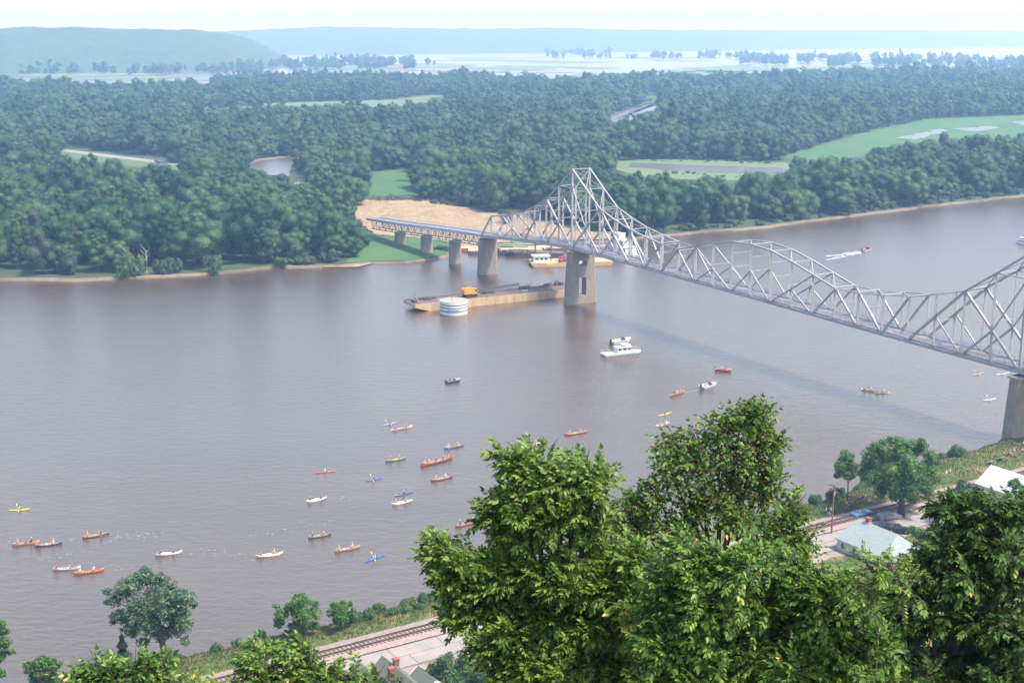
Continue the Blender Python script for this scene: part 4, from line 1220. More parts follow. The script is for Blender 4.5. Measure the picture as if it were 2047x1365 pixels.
canoe((613, 1003), (653, 995), 'alu', 'aluminium canoe below the red kayak', [(.6, 'navy', 'yellow'), (-.5, 'blue', 'red')], [(-.15, 'white'), (-.35, 'orange')], set_='aluminium canoe below the red kayak')
kayak((787, 991), (827, 982), 'darkblue', 'slate blue kayak with an orange bow hatch', 'navy', 'white', tip='orange')
canoe((784, 1008), (825, 1000), 'alu', 'aluminium canoe just below the slate blue kayak', [(.6, 'pink', 'white'), (-.4, 'pink', 'brown')], [(0, 'white')], set_='aluminium canoe below the slate blue kayak')
canoe((771, 922), (811, 915), 'teal', 'teal canoe with a red-shirted bow paddler', [(.45, 'red', 'white'), (-.4, 'tan', 'white')], [(.1, 'yellow'), (-.1, 'yellow')])
canoe((841, 931), (904, 915), 'brown', 'large red-brown canoe with five paddlers', [(.75, 'white', 'white'), (.45, 'yellow', 'white'), (.0, 'navy', 'white'), (-.45, 'maroon', 'yellow'), (-.78, 'tan', 'white')], kind='voyageur')
canoe((862, 961), (904, 952), 'maroon', 'dark maroon canoe below the five-paddler canoe', [(.5, 'pink', 'white'), (-.4, 'white', 'white')], [(0, 'tan')])
canoe((888, 897), (926, 889), 'midblue', 'medium blue canoe above the five-paddler canoe', [(.5, 'white', 'blond'), (-.4, 'orange', 'yellow')], [(.1, 'red')])
canoe((967, 909), (1007, 901), 'cream', 'cream canoe beside the broad leafy tree top', [(.55, 'maroon', 'brown'), (-.3, 'tan', 'white')], [(.0, 'white')])
canoe((782, 860), (823, 852), 'white', 'white canoe with two red-shirted paddlers', [(.55, 'red', 'white'), (-.5, 'red', 'white')])
kayak((764, 850), (794, 843), 'paleblue', 'pale blue kayak just above the white canoe', 'maroon', 'brown')
canoe((1129, 869), (1172, 863), 'red', 'red canoe in open water above the leafy tree top', [(.5, 'pink', 'white'), (-.5, 'pink', 'white')], [(.05, 'yellow')])
canoe((1044, 895), (1083, 886), 'alu', 'aluminium canoe with bow hidden by leaves', [(.3, 'red', 'red'), (-.4, 'pink', 'white')], [(0, 'orange')], set_='aluminium canoe with leaf-hidden bow')
canoe((982, 1008), (1028, 1001), 'salmon', 'dull salmon canoe below the left leafy branch', [(.5, 'navy', 'white'), (-.6, 'blue', 'white')], [(.1, 'white'), (-.1, 'white')])
canoe((911, 1052), (955, 1041), 'rust', 'rust-orange canoe behind the lowest leaf sprays', [(.55, 'navy', 'white'), (-.6, 'white', 'white')], [(0, 'red')])
canoe((1122, 966), (1160, 956), 'alu', 'aluminium canoe glimpsed through gaps in the leaves', [(.4, 'navy', 'yellow'), (-.4, 'white', 'white')], set_='aluminium canoe glimpsed through leaves')
kayak((1315, 831), (1342, 824), 'yellow', 'yellow kayak at the tip of the tall leafy tree', 'navy', 'brown')
canoe((1312, 852), (1338, 846), 'alu', 'aluminium canoe half hidden by the tall tree tip', [(.3, 'pink', 'red'), (-.5, 'white', 'white')], set_='aluminium canoe at the tall tree tip')
canoe((1304, 892), (1340, 884), 'orange', 'orange canoe mostly hidden behind the tall leafy tree', [(.4, 'orange', 'red'), (-.4, 'pink', 'white')], set_='orange canoe hidden behind the tall leafy tree', inner='orange')
canoe((1339, 792), (1367, 783), 'orange', 'orange canoe towed behind a small motor boat', [(.4, 'navy', 'black'), (-.1, 'white', 'white'), (-.55, 'pink', 'white')], set_='orange canoe under tow', inner='orange')
canoe((1722, 779), (1753, 783), 'alu', 'aluminium canoe rafted at the bow of a white canoe', [(.5, 'orange', 'brown'), (-.3, 'pink', 'white')], set_='aluminium canoe rafted to the white one')
canoe((1748, 785), (1777, 785), 'white', 'low white canoe rafted behind an aluminium canoe', [(.4, 'tan', 'brown'), (-.3, 'white', 'yellow')], set_='white rafted canoe')
kayak((1939, 750), (1970, 744), 'tan', 'orange-tan kayak under the right end of the bridge', 'orange', 'brown')
kayak((1989, 749), (2019, 744), 'white', 'white kayak beside the orange-tan kayak', 'orange', 'brown')
kayak((1965, 800), (1992, 796), 'cream', 'off-white kayak out from the right bridge pier', 'pink', 'red')

def motorboat(p0, p1, label, hullc, top, crew, cabin=None, outboard=True, trim=None, L0=5.0, name='motor_boat'):
    """p0 bow, p1 stern"""
    c, rz, ln = ends(p1, p0); e = empty(name, c, rz); k = ln / L0; e.scale = (k, k, k)
    T(e, label, 'boat')
    out = [(-L0 / 2, -.85), (0.2 * L0, -.9), (.38 * L0, -.6), (L0 / 2, 0), (.38 * L0, .6), (.2 * L0, .9), (-L0 / 2, .85)]
    m_ = MB(); n = len(out)
    rings = []
    for z, sx, sy in ((-.15, .86, .6), (.12, .95, .88), (.62, 1, 1)):
        rings.append([(x * sx, y * sy, z + (.16 * max(0, x / L0 * 2) ** 2 if z > .5 else 0)) for x, y in out])
    vs = [p for r in rings for p in r]
    fs = [tuple(range(n))] + [(j * n + i, j * n + (i + 1) % n, (j + 1) * n + (i + 1) % n, (j + 1) * n + i) for j in range(2) for i in range(n)]
    m_.add(vs, fs); m_.build('hull', hullc, e)
    MB().add([(x * .93, y * .9, .22) for x, y in out], [tuple(range(n))]).build('floor', cmat('boat_floor', (.4, .36, .32), .8), e)
    m_ = MB()
    for i in range(n): m_.beam(rings[2][i], rings[2][(i + 1) % n], .12, .08)
    m_.build('gunwale', trim or top, e)
    m_ = MB(); m_.add([(.16 * L0, -.82, .66), (.40 * L0, -.5, .72), (L0 / 2 - .05, 0, .78), (.40 * L0, .5, .72), (.16 * L0, .82, .66)], [(0, 1, 2, 3, 4)]); m_.build('foredeck', top, e)
    MB().add([(.14 * L0, -.7, .66), (.14 * L0, .7, .66), (.08 * L0, .66, 1.1), (.08 * L0, -.66, 1.1)], [(0, 1, 2, 3)]).build('windshield', M['glass'], e)
    for x in (-.05, -.28): MB().box((x * L0, 0, .42), (.4, 1.3, .12)).build('seat', top, e)
    if outboard:
        m_ = MB(); m_.box((-L0 / 2 - .18, 0, .85), (.42, .34, .5), taper=.8); m_.box((-L0 / 2 - .16, 0, .3), (.16, .12, .8)); m_.build('outboard_motor', M['black'], e)
    if cabin: cabin(e)
    for j, (x, y, sh, ha, w_) in enumerate(crew):
        person(c + Matrix.Rotation(rz, 3, 'Z') @ Vector((x * ln, y, .25)), rz, sh, ha, w_)
    return c, rz, ln
motorboat((920, 760), (892, 765), 'dark open motor boat alone left of the white cabin boat', cmat('hull_dark', (.05, .055, .06), .4), M['aluminium'], [(.1, 0, 'white', 'white', 'person in white top in the dark open motor boat'), (-.2, .2, 'navy', 'brown', 'person in navy top at the stern of the dark motor boat')])
motorboat((1430, 769), (1402, 777), 'white motor boat with black outboard towing an orange canoe', M['white'], M['white'], [(.12, .1, 'pink', 'brown', 'person in pink top in the towing motor boat'), (-.25, 0, 'blue', 'brown', 'person in blue top steering the towing motor boat')])
motorboat((1463, 742), (1431, 739), 'red and white runabout off the bridge centre', M['red'], M['red'], [(-.05, 0, 'red', 'brown', 'person in red top in the red runabout'), (-.2, .3, 'orange', 'blond', 'person in orange top in the red runabout')], trim=M['white'])
sb = motorboat((1741, 499), (1724, 503), 'small speedboat planing ahead of a white wake beyond the bridge', M['white'], M['red'], [(-.1, 0, 'red', 'brown', 'person in red top driving the far speedboat')], L0=5.5, name='speedboat')
motorboat((1260, 681), (1222, 688), 'open runabout moored behind the white cabin boat', M['white'], M['white'], [(.05, 0, 'blue', 'brown', 'person in blue top in the moored runabout'), (-.15, .3, 'pink', 'white', 'person in pink top in the moored runabout')])
# tow line
a, b = P(1367, 784, .4), P(1402, 776, .5)
T(MB().tube([a, (a + b) / 2 - np.array([0, 0, .25]), b], .03, 5).build('tow_rope', M['tan_deck']), 'thin rope from the motor boat to the orange canoe', 'rope')

def cabin_boat(p0, p1, label, W_, L0, decks, name='cabin_boat', stack=False, crew=()):
    c, rz, ln = ends(p1, p0); e = empty(name, c, rz); k = ln / L0; e.scale = (k, k, k); T(e, label, 'boat')
    out = [(-L0 / 2, -W_ / 2), (L0 * .3, -W_ / 2), (L0 / 2, -W_ * .25), (L0 / 2, W_ * .25), (L0 * .3, W_ / 2), (-L0 / 2, W_ / 2)]
    m_ = MB(); m_.prism([(x * .98, y * .92) for x, y in out], -.3, .55); m_.build('hull', M['white'], e)
    m_ = MB(); m_.prism(out, .55, .72); m_.build('main_deck', M['white'], e)
    MB().prism([(x * .985, y * .93) for x, y in out], -.05, .12).build('hull_stripe', M['red'] if stack else M['darksteel'], e)
    for x0, x1, z0, z1, wf in decks:
        w = W_ * wf
        cb = MB(); cb.box(((x0 + x1) / 2 * L0, 0, (z0 + z1) / 2), ((x1 - x0) * L0, w, z1 - z0)); cab = cb.build('cabin', M['white'], e)
        nwin = max(2, int((x1 - x0) * L0 / 1.2))
        for sd in (-1, 1):
            for j in range(nwin):
                xx = x0 * L0 + (j + .5) * (x1 - x0) * L0 / nwin
                MB().box((xx, sd * (w / 2 + .01), (z0 + z1) / 2 + .18), ((x1 - x0) * L0 / nwin * .66, .05, (z1 - z0) * .36)).build('window', M['glass'], cab)
        MB().box((x1 * L0 + .01, 0, (z0 + z1) / 2 + .2), (.05, w * .8, (z1 - z0) * .36)).build('window', M['glass'], cab)
        MB().box(((x0 + x1) / 2 * L0, 0, z1 + .06), ((x1 - x0) * L0 + .5, w + .4, .12)).build('roof', M['white'], cab)
    m_ = MB()
    for i in range(len(out)):
        a, b = Vector((*out[i], .72)), Vector((*out[(i + 1) % len(out)], .72))
        nn = max(1, int((b - a).length / 1.1))
        for j in range(nn):
            p = a.lerp(b, j / nn) * .97; p.z = .72; m_.beam(p, p + Vector((0, 0, .85)), .05, .05)
        for zz in (.45, .85): m_.beam(Vector((a.x * .97, a.y * .97, .72 + zz)), Vector((b.x * .97, b.y * .97, .72 + zz)), .05, .05)
    m_.build('railing', M['aluminium'], e)
    if stack:
        for sd in (-1, 1): MB().tube([(-.2 * L0, sd * W_ * .25, decks[0][3]), (-.2 * L0, sd * W_ * .25, decks[0][3] + 2.6)], .3, 8).build('exhaust_stack', M['darksteel'], e)
        MB().box((L0 / 2 + .2, 0, .9), (.5, W_ * .7, 1.9)).build('push_knee', M['darksteel'], e)
    for (x, y, z, sh, ha, w_) in crew:
        person(c + Matrix.Rotation(rz, 3, 'Z') @ Vector((x * ln, y, z * k)), rz + random.uniform(-1, 1), sh, ha, w_, STAND[0], scale=.95)
    return c, rz, ln
cabin_boat((1279, 703), (1205, 711), 'white cabin boat with passengers on deck in mid river', 3.6, 12.5, [(-.15, .22, .72, 2.3, .7), (.02, .18, 2.42, 2.9, .5)],
           crew=[(-.4, .5, .72, 'grey', 'brown', 'person in grey top at the stern of the white cabin boat'), (-.34, -.5, .72, 'white', 'blond', 'person in white top at the stern of the white cabin boat'), (-.26, .6, .72, 'maroon', 'black', 'person in maroon top beside the cabin of the white boat'), (.3, .4, .72, 'red', 'brown', 'person in red top on the foredeck of the white cabin boat'), (.36, -.3, .72, 'pink', 'white', 'person in pink top at the bow of the white cabin boat'), (.26, -.7, .72, 'orange', 'brown', 'person in orange top by the foredeck rail of the white boat')])
cabin_boat((2064, 489), (2032, 486), 'white cabin cruiser cut off by the right picture edge', 3.4, 10, [(-.4, .3, .72, 2.6, .8), (-.3, .1, 2.72, 4.0, .6)])
cabin_boat((1206, 503), (1266, 514), 'white towboat with red trim moored behind the bridge truss', 6.5, 15, [(-.42, .25, .72, 3.2, .8), (-.3, .18, 3.32, 5.4, .65), (-.12, .16, 5.52, 7.4, .45)], 'towboat', True)

# foam: wakes of the paddlers and of the speedboat
def foam(name, pieces, label):
    rg = random.Random(len(pieces)); vs, fs = [], []
    for (cx_, cy_, L_, W_, az) in pieces:
        n = 7; b0 = len(vs)
        for k in range(n):
            a = 2 * math.pi * k / n; r_ = rg.uniform(.55, 1.1)
            x_, y_ = math.cos(a) * L_ / 2 * r_, math.sin(a) * W_ / 2 * r_
            vs.append((cx_ + x_ * math.cos(az) - y_ * math.sin(az), cy_ + x_ * math.sin(az) + y_ * math.cos(az), rg.uniform(.03, .07)))
        fs.append(tuple(range(b0, b0 + n)))
    me = bpy.data.meshes.new(name); me.from_pydata(vs, [], fs); me.materials.append(M['foam'])
    return T(link(name, me), label, kind='stuff')
pc = []
rg = random.Random(8)
for (p0, p1, n) in (((70, 1122), (190, 1098), 22), ((130, 1078), (300, 1070), 26), ((215, 1080), (330, 1066), 20), ((160, 1136), (260, 1132), 12), ((440, 1108), (520, 1112), 10), ((500, 1075), (680, 1040), 22), ((380, 1110), (450, 1100), 12), ((1050, 960), (1130, 945), 10), ((1280, 860), (1310, 850), 8), ((1170, 835), (1330, 822), 12), ((1060, 622), (1125, 612), 14), ((1200, 640), (1260, 668), 16), ((880, 905), (980, 880), 8), ((600, 1010), (760, 985), 10), ((0, 1085), (30, 1082), 4)):
    for i in range(n):
        t = rg.random(); q = P(p0[0] + (p1[0] - p0[0]) * t + rg.uniform(-6, 6), p0[1] + (p1[1] - p0[1]) * t + rg.gauss(0, 3.5))
        pc.append((q[0], q[1], rg.uniform(.2, .8), rg.uniform(.05, .13), rg.uniform(-.2, .3)))
foam('foam_flecks', pc, 'broken white foam flecks left by the paddlers')
pc = []
for i in range(260):
    t = rg.random() ** .7; sp = (rg.choice((-1, 1)) * t * 3.2 + rg.gauss(0, 1.2 * (1 - t) + .3))
    q = P(1724 - 72 * t, 504 + 12 * t, 0); pc.append((q[0] + sp * .3, q[1] + sp * 1.6, rg.uniform(.6, 2.6) * (1.2 - .7 * t), rg.uniform(.4, 1.1), rg.uniform(-.2, .5)))
foam('boat_wake', pc, 'white wake trailing behind the far speedboat')

# ------------------------------------------------------------------ barges, crane and pier cell
a, b = Vector(P(868, 621)[:2]), Vector(P(1135, 592.5)[:2])
bd = (b - a).normalized(); bn = Vector((-bd.y, bd.x)); rzB = math.atan2(bd.y, bd.x)
LB, WB, HB = 62.0, 10.6, 2.7
e = empty('crane_barge', (a.x, a.y, 0), rzB); T(e, 'long tan-sided flat barge with rusty deck behind the striped cell', 'barge')
m_ = MB()
sec = [(-7.5, 1.7), (0, -.6), (LB - 4, -.6), (LB, 1.5)]
for y0 in (0,):
    vs = [(x, y, z) for y in (0, WB) for x, z in sec] + [(x, y, HB) for y in (0, WB) for x in (-7.5, 0, LB - 4, LB)]
    m_.add(vs, [(0, 1, 9, 8), (1, 2, 10, 9), (2, 3, 11, 10), (4, 12, 13, 5), (5, 13, 14, 6), (6, 14, 15, 7), (0, 8, 12, 4), (3, 7, 15, 11), (0, 4, 5, 1), (1, 5, 6, 2), (2, 6, 7, 3)])
m_.build('hull', M['barge_side'], e)
MB().add([(-7.5, 0, HB + .004), (LB, 0, HB + .004), (LB, WB, HB + .004), (-7.5, WB, HB + .004)], [(0, 1, 2, 3)]).build('deck', M['rust_deck'], e)
for i in range(17):
    MB().box((2 + i * 3.5, -.05, 1.3), (.16, .12, 2.5)).build('side_rib', M['barge_side'], e)
for y in (.12, WB - .12): MB().beam((-7.4, y, HB + .12), (LB - .1, y, HB + .12), .22, .24).build('coaming', M['barge_side'] if y < 1 else M['darksteel'], e)
for x in (-6, 8, 22, 36, 50): 
    for y in (.9, WB - .9):
        m_ = MB(); m_.tube([(x, y, HB), (x, y, HB + .55)], .16, 8); m_.tube([(x + .6, y, HB), (x + .6, y, HB + .55)], .16, 8); m_.build('bollard', M['darksteel'], e)
def onb(x, y, z=HB): p = a + bd * x + bn * y; return (p.x, p.y, z)
MB().box((-5.6, 5.3, HB + .5), (1.1, 3.2, 1.0)).build('winch', M['darksteel'], e)
MB().tube([(-4.5, 7.5, HB), (-4.5, 7.5, HB + 3.4)], .09, 6).build('mast', M['darksteel'], e)
# deck cargo: piles of gear along the far edge
rg = random.Random(4)
def junk(x, y, w, d, h, label, m, n=5):
    e2 = empty('equipment_pile', onb(x, y), rzB); m_ = MB()
    for k in range(n): m_.box((rg.uniform(-w, w) / 2, rg.uniform(-d, d) / 2, h * rg.uniform(.2, .5)), (w * rg.uniform(.25, .6), d * rg.uniform(.3, .6), h * rg.uniform(.4, 1)), rg.uniform(-.3, .3))
    for k in range(3): m_.tube([(rg.uniform(-w, w) / 2, rg.uniform(-d, d) / 2, h * .2), (rg.uniform(-w, w) / 2, rg.uniform(-d, d) / 2, h * rg.uniform(.5, 1.4))], .07, 5)
    T(e2, label, 'equipment'); m_.build('bundle', m, e2)
junk(1.5, 7.8, 6, 2.2, 1.1, 'dark machinery heap at the left end of the crane barge', M['darksteel'])
junk(26, 8.4, 5, 1.8, 1.0, 'dark gear pile just right of the yellow crane', M['darksteel'])
junk(44, 8.8, 6, 1.6, 1.6, 'dark gear stack toward the right end of the crane barge', M['darksteel'])
junk(53, 9.0, 3, 1.4, 1.5, 'rusty pump set near the crane barge end', M['rust_deck'])
junk(58, 9.2, 2.6, 1.4, 2.2, 'upright dark fittings at the crane barge end', M['darksteel'])
junk(38, 4.5, 5, 1.5, .6, 'grey tarp-covered bundle in the middle of the barge deck', M['aluminium'], 3)
# crawler crane
q = onb(17.2, 5.0)
e = empty('crawler_crane', q, rzB + .06); T(e, 'orange-yellow crawler crane with lowered lattice boom on the barge', 'crane')
for sd in (-1, 1):
    m_ = MB(); m_.prism([(-2.0, 0), (2.0, 0), (2.35, .5), (2.0, .95), (-2.0, .95), (-2.35, .5)], 0, .7)
    m_.v = [(x, sd * 1.3 + (z - .35), y) for x, y, z in m_.v]; m_.build('crawler_track', M['black'], e)
MB().tube([(0, 0, .7), (0, 0, 1.25)], 1.0, 14).build('turntable', M['darksteel'], e)
m_ = MB(); m_.prism([(-2.9, 1.25), (1.2, 1.25), (1.2, 2.6), (.6, 3.5), (-2.5, 3.5), (-2.9, 3.1)], -1.35, 1.35); m_.v = [(x, z, y) for x, y, z in m_.v]; m_.build('engine_house', M['crane_orange'], e)
m_ = MB(); m_.box((1.75, -.75, 2.2), (1.1, 1.15, 1.9)); cab = m_.build('cab', M['crane_orange'], e)
MB().box((2.31, -.75, 2.5), (.04, .95, 1.0)).build('window', M['glass'], cab); MB().box((1.75, -1.34, 2.5), (.85, .04, .9)).build('window', M['glass'], cab)
m_ = MB()
A0, A1 = Vector((1.6, .5, 1.7)), Vector((22, .5, 2.6))
for sy in (-.45, .45):
    for sz in (-.4, .4): m_.beam(A0 + Vector((0, sy, sz * .4)), A1 + Vector((0, sy * .6, sz * .6)), .12, .12)
for k in range(16):
    p, r_ = A0.lerp(A1, k / 16), A0.lerp(A1, (k + 1) / 16); f = 1 if k % 2 else -1
    m_.beam(p + Vector((0, .4 * f, -.3)), r_ + Vector((0, -.4 * f, .3)), .08, .08)
m_.build('boom', M['darksteel'], e)
m_ = MB(); m_.beam((-1.8, .5, 3.5), (-2.9, .5, 5.0), .16, .16); m_.beam((-2.9, .5, 5.0), (.9, .5, 3.2), .1, .1); m_.build('gantry', M['darksteel'], e)
MB().box((-2.95, 0, 2.2), (.5, 2.6, 1.4)).build('counterweight', M['crane_orange'], e)

# round protection cell with painted bands
c = P(906, 633)
e = empty('pier_cell', (c[0], c[1] + 4.6, 0)); T(e, 'round white mooring cell with dark bands in front of the barge', 'mooring cell')
RC = 5.0; zt = 5.1
MB().tube([(0, 0, -2), (0, 0, zt)], RC, 40).build('shell', M['darksteel'], e)
for z0, z1 in ((.5, 1.5), (1.9, 2.75), (3.1, 3.8), (4.15, 5.16)):
    m_ = MB(); m_.tube([(0, 0, z0), (0, 0, z1)], RC + .03, 40, cap=False); m_.build('white_band', M['white'], e)
MB().tube([(0, 0, -.5), (0, 0, .46)], RC + .07, 40, cap=False).build('waterline_band', M['concrete_lt'], e)
MB().tube([(0, 0, zt + .004), (0, 0, zt + .10)], RC - .1, 40).build('cap', M['concrete_lt'], e)
MB().tube([(0, 0, zt), (0, 0, zt + .07)], RC + .06, 40).build('rim', M['white'], e)
MB().tube([(-.6, -.6, zt + .1), (-.6, -.6, zt + 1.7)], .06, 6).build('light_post', M['darksteel'], e)
m_ = MB()
for z0, z1, rr in ((1.25, 2.45, RC + .07),):
    n = 10; vs = []
    for k in range(n + 1):
        t = -math.pi / 2 - .42 + .86 * k / n
        for z in (z0, z1): vs.append((math.cos(t) * rr, math.sin(t) * rr, z))
    m_.add(vs, [(2 * k, 2 * k + 2, 2 * k + 3, 2 * k + 1) for k in range(n)])
m_.build('sign_panel', cmat('faded_sign', (.22, .27, .36), .7), e)

# construction fleet by the sand lot
def flat_barge(cpx, L_, W_, H_, rz, deckm, sidem, label, z=0):
    p = P(*cpx); e = empty('flat_barge', (p[0], p[1], 0), rz); T(e, label, 'barge')
    m_ = MB(); m_.add([(-L_ / 2 + 1.5, -W_ / 2, -.4), (L_ / 2 - 1.5, -W_ / 2, -.4), (L_ / 2 - 1.5, W_ / 2, -.4), (-L_ / 2 + 1.5, W_ / 2, -.4), (-L_ / 2, -W_ / 2, H_ * .55), (L_ / 2, -W_ / 2, H_ * .55), (L_ / 2, W_ / 2, H_ * .55), (-L_ / 2, W_ / 2, H_ * .55), (-L_ / 2, -W_ / 2, H_), (L_ / 2, -W_ / 2, H_), (L_ / 2, W_ / 2, H_), (-L_ / 2, W_ / 2, H_)],
                [(3, 2, 1, 0), (0, 1, 5, 4), (1, 2, 6, 5), (2, 3, 7, 6), (3, 0, 4, 7), (4, 5, 9, 8), (5, 6, 10, 9), (6, 7, 11, 10), (7, 4, 8, 11)]); m_.build('hull', sidem, e)
    MB().add([(-L_ / 2, -W_ / 2, H_), (L_ / 2, -W_ / 2, H_), (L_ / 2, W_ / 2, H_), (-L_ / 2, W_ / 2, H_)], [(0, 1, 2, 3)]).build('deck', deckm, e)
    m_ = MB()
    for y in (-1, 1): m_.beam((-L_ / 2, y * (W_ / 2 - .1), H_ + .1), (L_ / 2, y * (W_ / 2 - .1), H_ + .1), .2, .2)
    for x in (-1, 1): m_.beam((x * (L_ / 2 - .1), -W_ / 2, H_ + .1), (x * (L_ / 2 - .1), W_ / 2, H_ + .1), .2, .2)
    m_.build('edge_curb', M['yellow'] if deckm is M['tan_deck'] else sidem, e)
    for x in (-.4, 0, .4):
        for y in (-1, 1): MB().tube([(x * L_, y * (W_ / 2 - .7), H_), (x * L_, y * (W_ / 2 - .7), H_ + .5)], .15, 7).build('bollard', M['darksteel'], e)
    return e, p
purple = cmat('purple_hull', (.12, .085, .13), .7)
e, p = flat_barge((1140, 528), 36, 11, 1.5, .14, M['tan_deck'], M['barge_side'], 'tan spud barge with white deckhouse behind the slotted pier')
dh = empty('deckhouse', (p[0] - 13.0, p[1] - 1.2, 1.5), .14); T(dh, 'white flat-roofed deckhouse on the tan spud barge', 'deckhouse')
wl = MB().box((0, 0, 1.2), (7.0, 4.6, 2.4)).build('wall', M['white'], dh); MB().box((0, 0, 2.55), (8.0, 5.6, .22)).build('roof', M['white'], dh)
for x in (-2, 0, 2): MB().box((x, -2.32, 1.4), (1.2, .06, .8)).build('window', M['glass'], wl)
MB().box((-3.52, 0, 1.1), (.06, 1.0, 2.0)).build('door', M['red'], wl)
for k, (dx, dy) in enumerate(((-15.3, 2.8), (-8.5, -1.5))):
    o = empty('spud_pole', (p[0] + dx, p[1] + dy, 0), 0); T(o, ('dark spud pole standing at the left of the white deckhouse', 'dark spud pole standing in front of the white deckhouse')[k], 'spud pole')
    MB().tube([(0, 0, -3), (0, 0, 10.5)], .32, 10).build('shaft', M['darksteel'], o); MB().box((0, 0, 1.9), (1.1, 1.1, .9)).build('collar', M['yellow'] if k else M['darksteel'], o)
# red crane boom sections lying on deck
o = empty('crane_boom', (p[0] + 1.5, p[1] + 2.0, 1.5), .35); T(o, 'red lattice crane boom lying on the tan spud barge', 'crane boom')
for j, (oy, oz) in enumerate(((-.9, .5), (.9, .5), (0, 1.7))): MB().beam((-7, oy, oz), (9, oy, oz + (1.4 if j == 2 else .6)), .38, .38).build('chord', M['red'], o)
for k in range(9):
    m_ = MB(); x = -6.5 + k * 1.7; m_.beam((x, -.9, .6), (x + 1.6, 0, 1.9), .24, .24); m_.beam((x, .9, .6), (x + 1.6, 0, 1.9), .24, .24); m_.build('lacing', M['red'], o)
o = empty('hose_coil', (p[0] + 2.5, p[1] - 2.8, 1.5)); T(o, 'coiled brown hose on the tan spud barge deck', 'hose')
MB().tube([((1.3 - .02 * k) * math.cos(k * .5), (1.3 - .02 * k) * math.sin(k * .5), .18 + .025 * k) for k in range(50)], .14, 6).build('coil', M['tie'], o)
MB().tube([(-1.2, -.2, .16), (-4, -1.2, .16), (-7.5, .4, .16), (-9, 2, .16)], .11, 6).build('loose_end', M['tie'], o)
flat_barge((1010, 506), 34, 9, 1.6, .02, M['tan_deck'], purple, 'flat barge with purple-brown hull between the two left piers')
flat_barge((1070, 510), 26, 8, 1.6, -.18, M['rust_deck'], purple, 'brown flat barge alongside the tan spud barge')
flat_barge((1120, 500), 44, 9, 1.5, .05, M['tan_deck'], M['rust_deck'], 'rear tan barge carrying green dredge pipe')
flat_barge((955, 500), 20, 7, 1.4, .1, M['tan_deck'], M['red'], 'small flat barge with red edge beside the left pier')
for k in range(5):
    q = P(1012 + k * 18, 500 - k * 2.2, 0); o = empty('dredge_pipe', (q[0], q[1], 1.9 + .25 * (k % 2)), -.04 + .05 * k)
    T(o, ('leftmost', 'second', 'middle', 'fourth', 'rightmost')[k] + ' green dredge pipe laid on the rear barges', 'pipe', 'green dredge pipes')
    MB().tube([(-10, 0, 0), (10, 0, 0)], .42, 9).build('barrel', M['green_pipe'], o)
    for x in (-9.8, 0, 9.8): MB().tube([(x - .12, 0, 0), (x + .12, 0, 0)], .56, 9).build('flange', M['darksteel'], o)
def pile(px, py, z, w, d, h, label, m, n=6):
    q = P(px, py, z); e2 = empty('equipment_pile', (q[0], q[1], z), rg.uniform(-.4, .6)); T(e2, label, 'equipment'); m_ = MB()
    for k in range(n): m_.box((rg.uniform(-w, w) / 2, rg.uniform(-d, d) / 2, h * rg.uniform(.2, .5)), (w * rg.uniform(.2, .5), d * rg.uniform(.25, .6), h * rg.uniform(.4, 1)), rg.uniform(-.5, .5))
    for k in range(4): m_.tube([(rg.uniform(-w, w) / 2, rg.uniform(-d, d) / 2, .1), (rg.uniform(-w, w) / 2, rg.uniform(-d, d) / 2, h * rg.uniform(.3, 1.5))], .09, 5)
    m_.build('bundle', m, e2)
pile(1128, 524, 1.5, 5, 3, 1.3, 'rusty machine parts left of the hose coil', M['rust_deck'])
pile(1098, 531, 1.5, 3, 2, 1.2, 'yellow winch gear at the front edge of the spud barge', M['yellow'])
pile(1030, 505, 1.6, 7, 3, 1.4, 'brown timber heap on the purple-hulled barge', M['tie'])
pile(1000, 503, 1.6, 5, 3, 1.6, 'rusty gear heap on the barge next to the left pier', M['rust_deck'])
pile(1060, 508, 1.6, 6, 3, 1.5, 'dark gear heap on the brown flat barge', M['darksteel'])
pile(1160, 521, 1.5, 4, 2, 1.6, 'red machinery beside the lattice boom', M['red'])
pile(1098, 497, 1.5, 6, 3, 1.0, 'tan pallets on the rear pipe barge', M['tan_deck'])
pile(1050, 483, 1.4, 9, 3, 1.2, 'rusty plates on the sand behind the barges', M['rust_deck'])
pile(1095, 478, 1.4, 8, 3, 1.0, 'timber stack on the sand behind the barges', M['tie'])
# debris and brush at the back of the sand lot
rg = random.Random(15)
pv_ = []
for i in range(150):
    x = rg.uniform(745, 1000); t = (x - 745) / 255
    q = P(x, 401 + 18 * t ** 2 - rg.uniform(0, 9) * (1 - .2 * t), 1.2)
    pv_.append((q[0], q[1], rg.uniform(.2, 1.3), rg.uniform(1.2, 2.6)))
o = link('brush_pile', crown_mesh('brush_pile', pv_, 9000, .5, M['leaf_brush'], 77, core=.6)); T(o, 'windrow of brown cleared brush behind the sand lot', 'brush', kind='stuff')
for k, (x, y) in enumerate(((868, 408), (882, 408), (895, 410), (1008, 445), (1018, 448))):
    q = P(x, y, 1.3); shrub('shrub', (q[0], q[1], 1.2), 2.2 if k < 3 else 3.0, ('pale shrub at the left of the sand lot trio', 'pale shrub in the middle of the sand lot trio', 'pale shrub at the right of the sand lot trio', 'young tree left of the bridge portal', 'young tree right of the bridge portal')[k], m=M['leaf_willow'], tall=1.0 if k < 3 else 1.9)
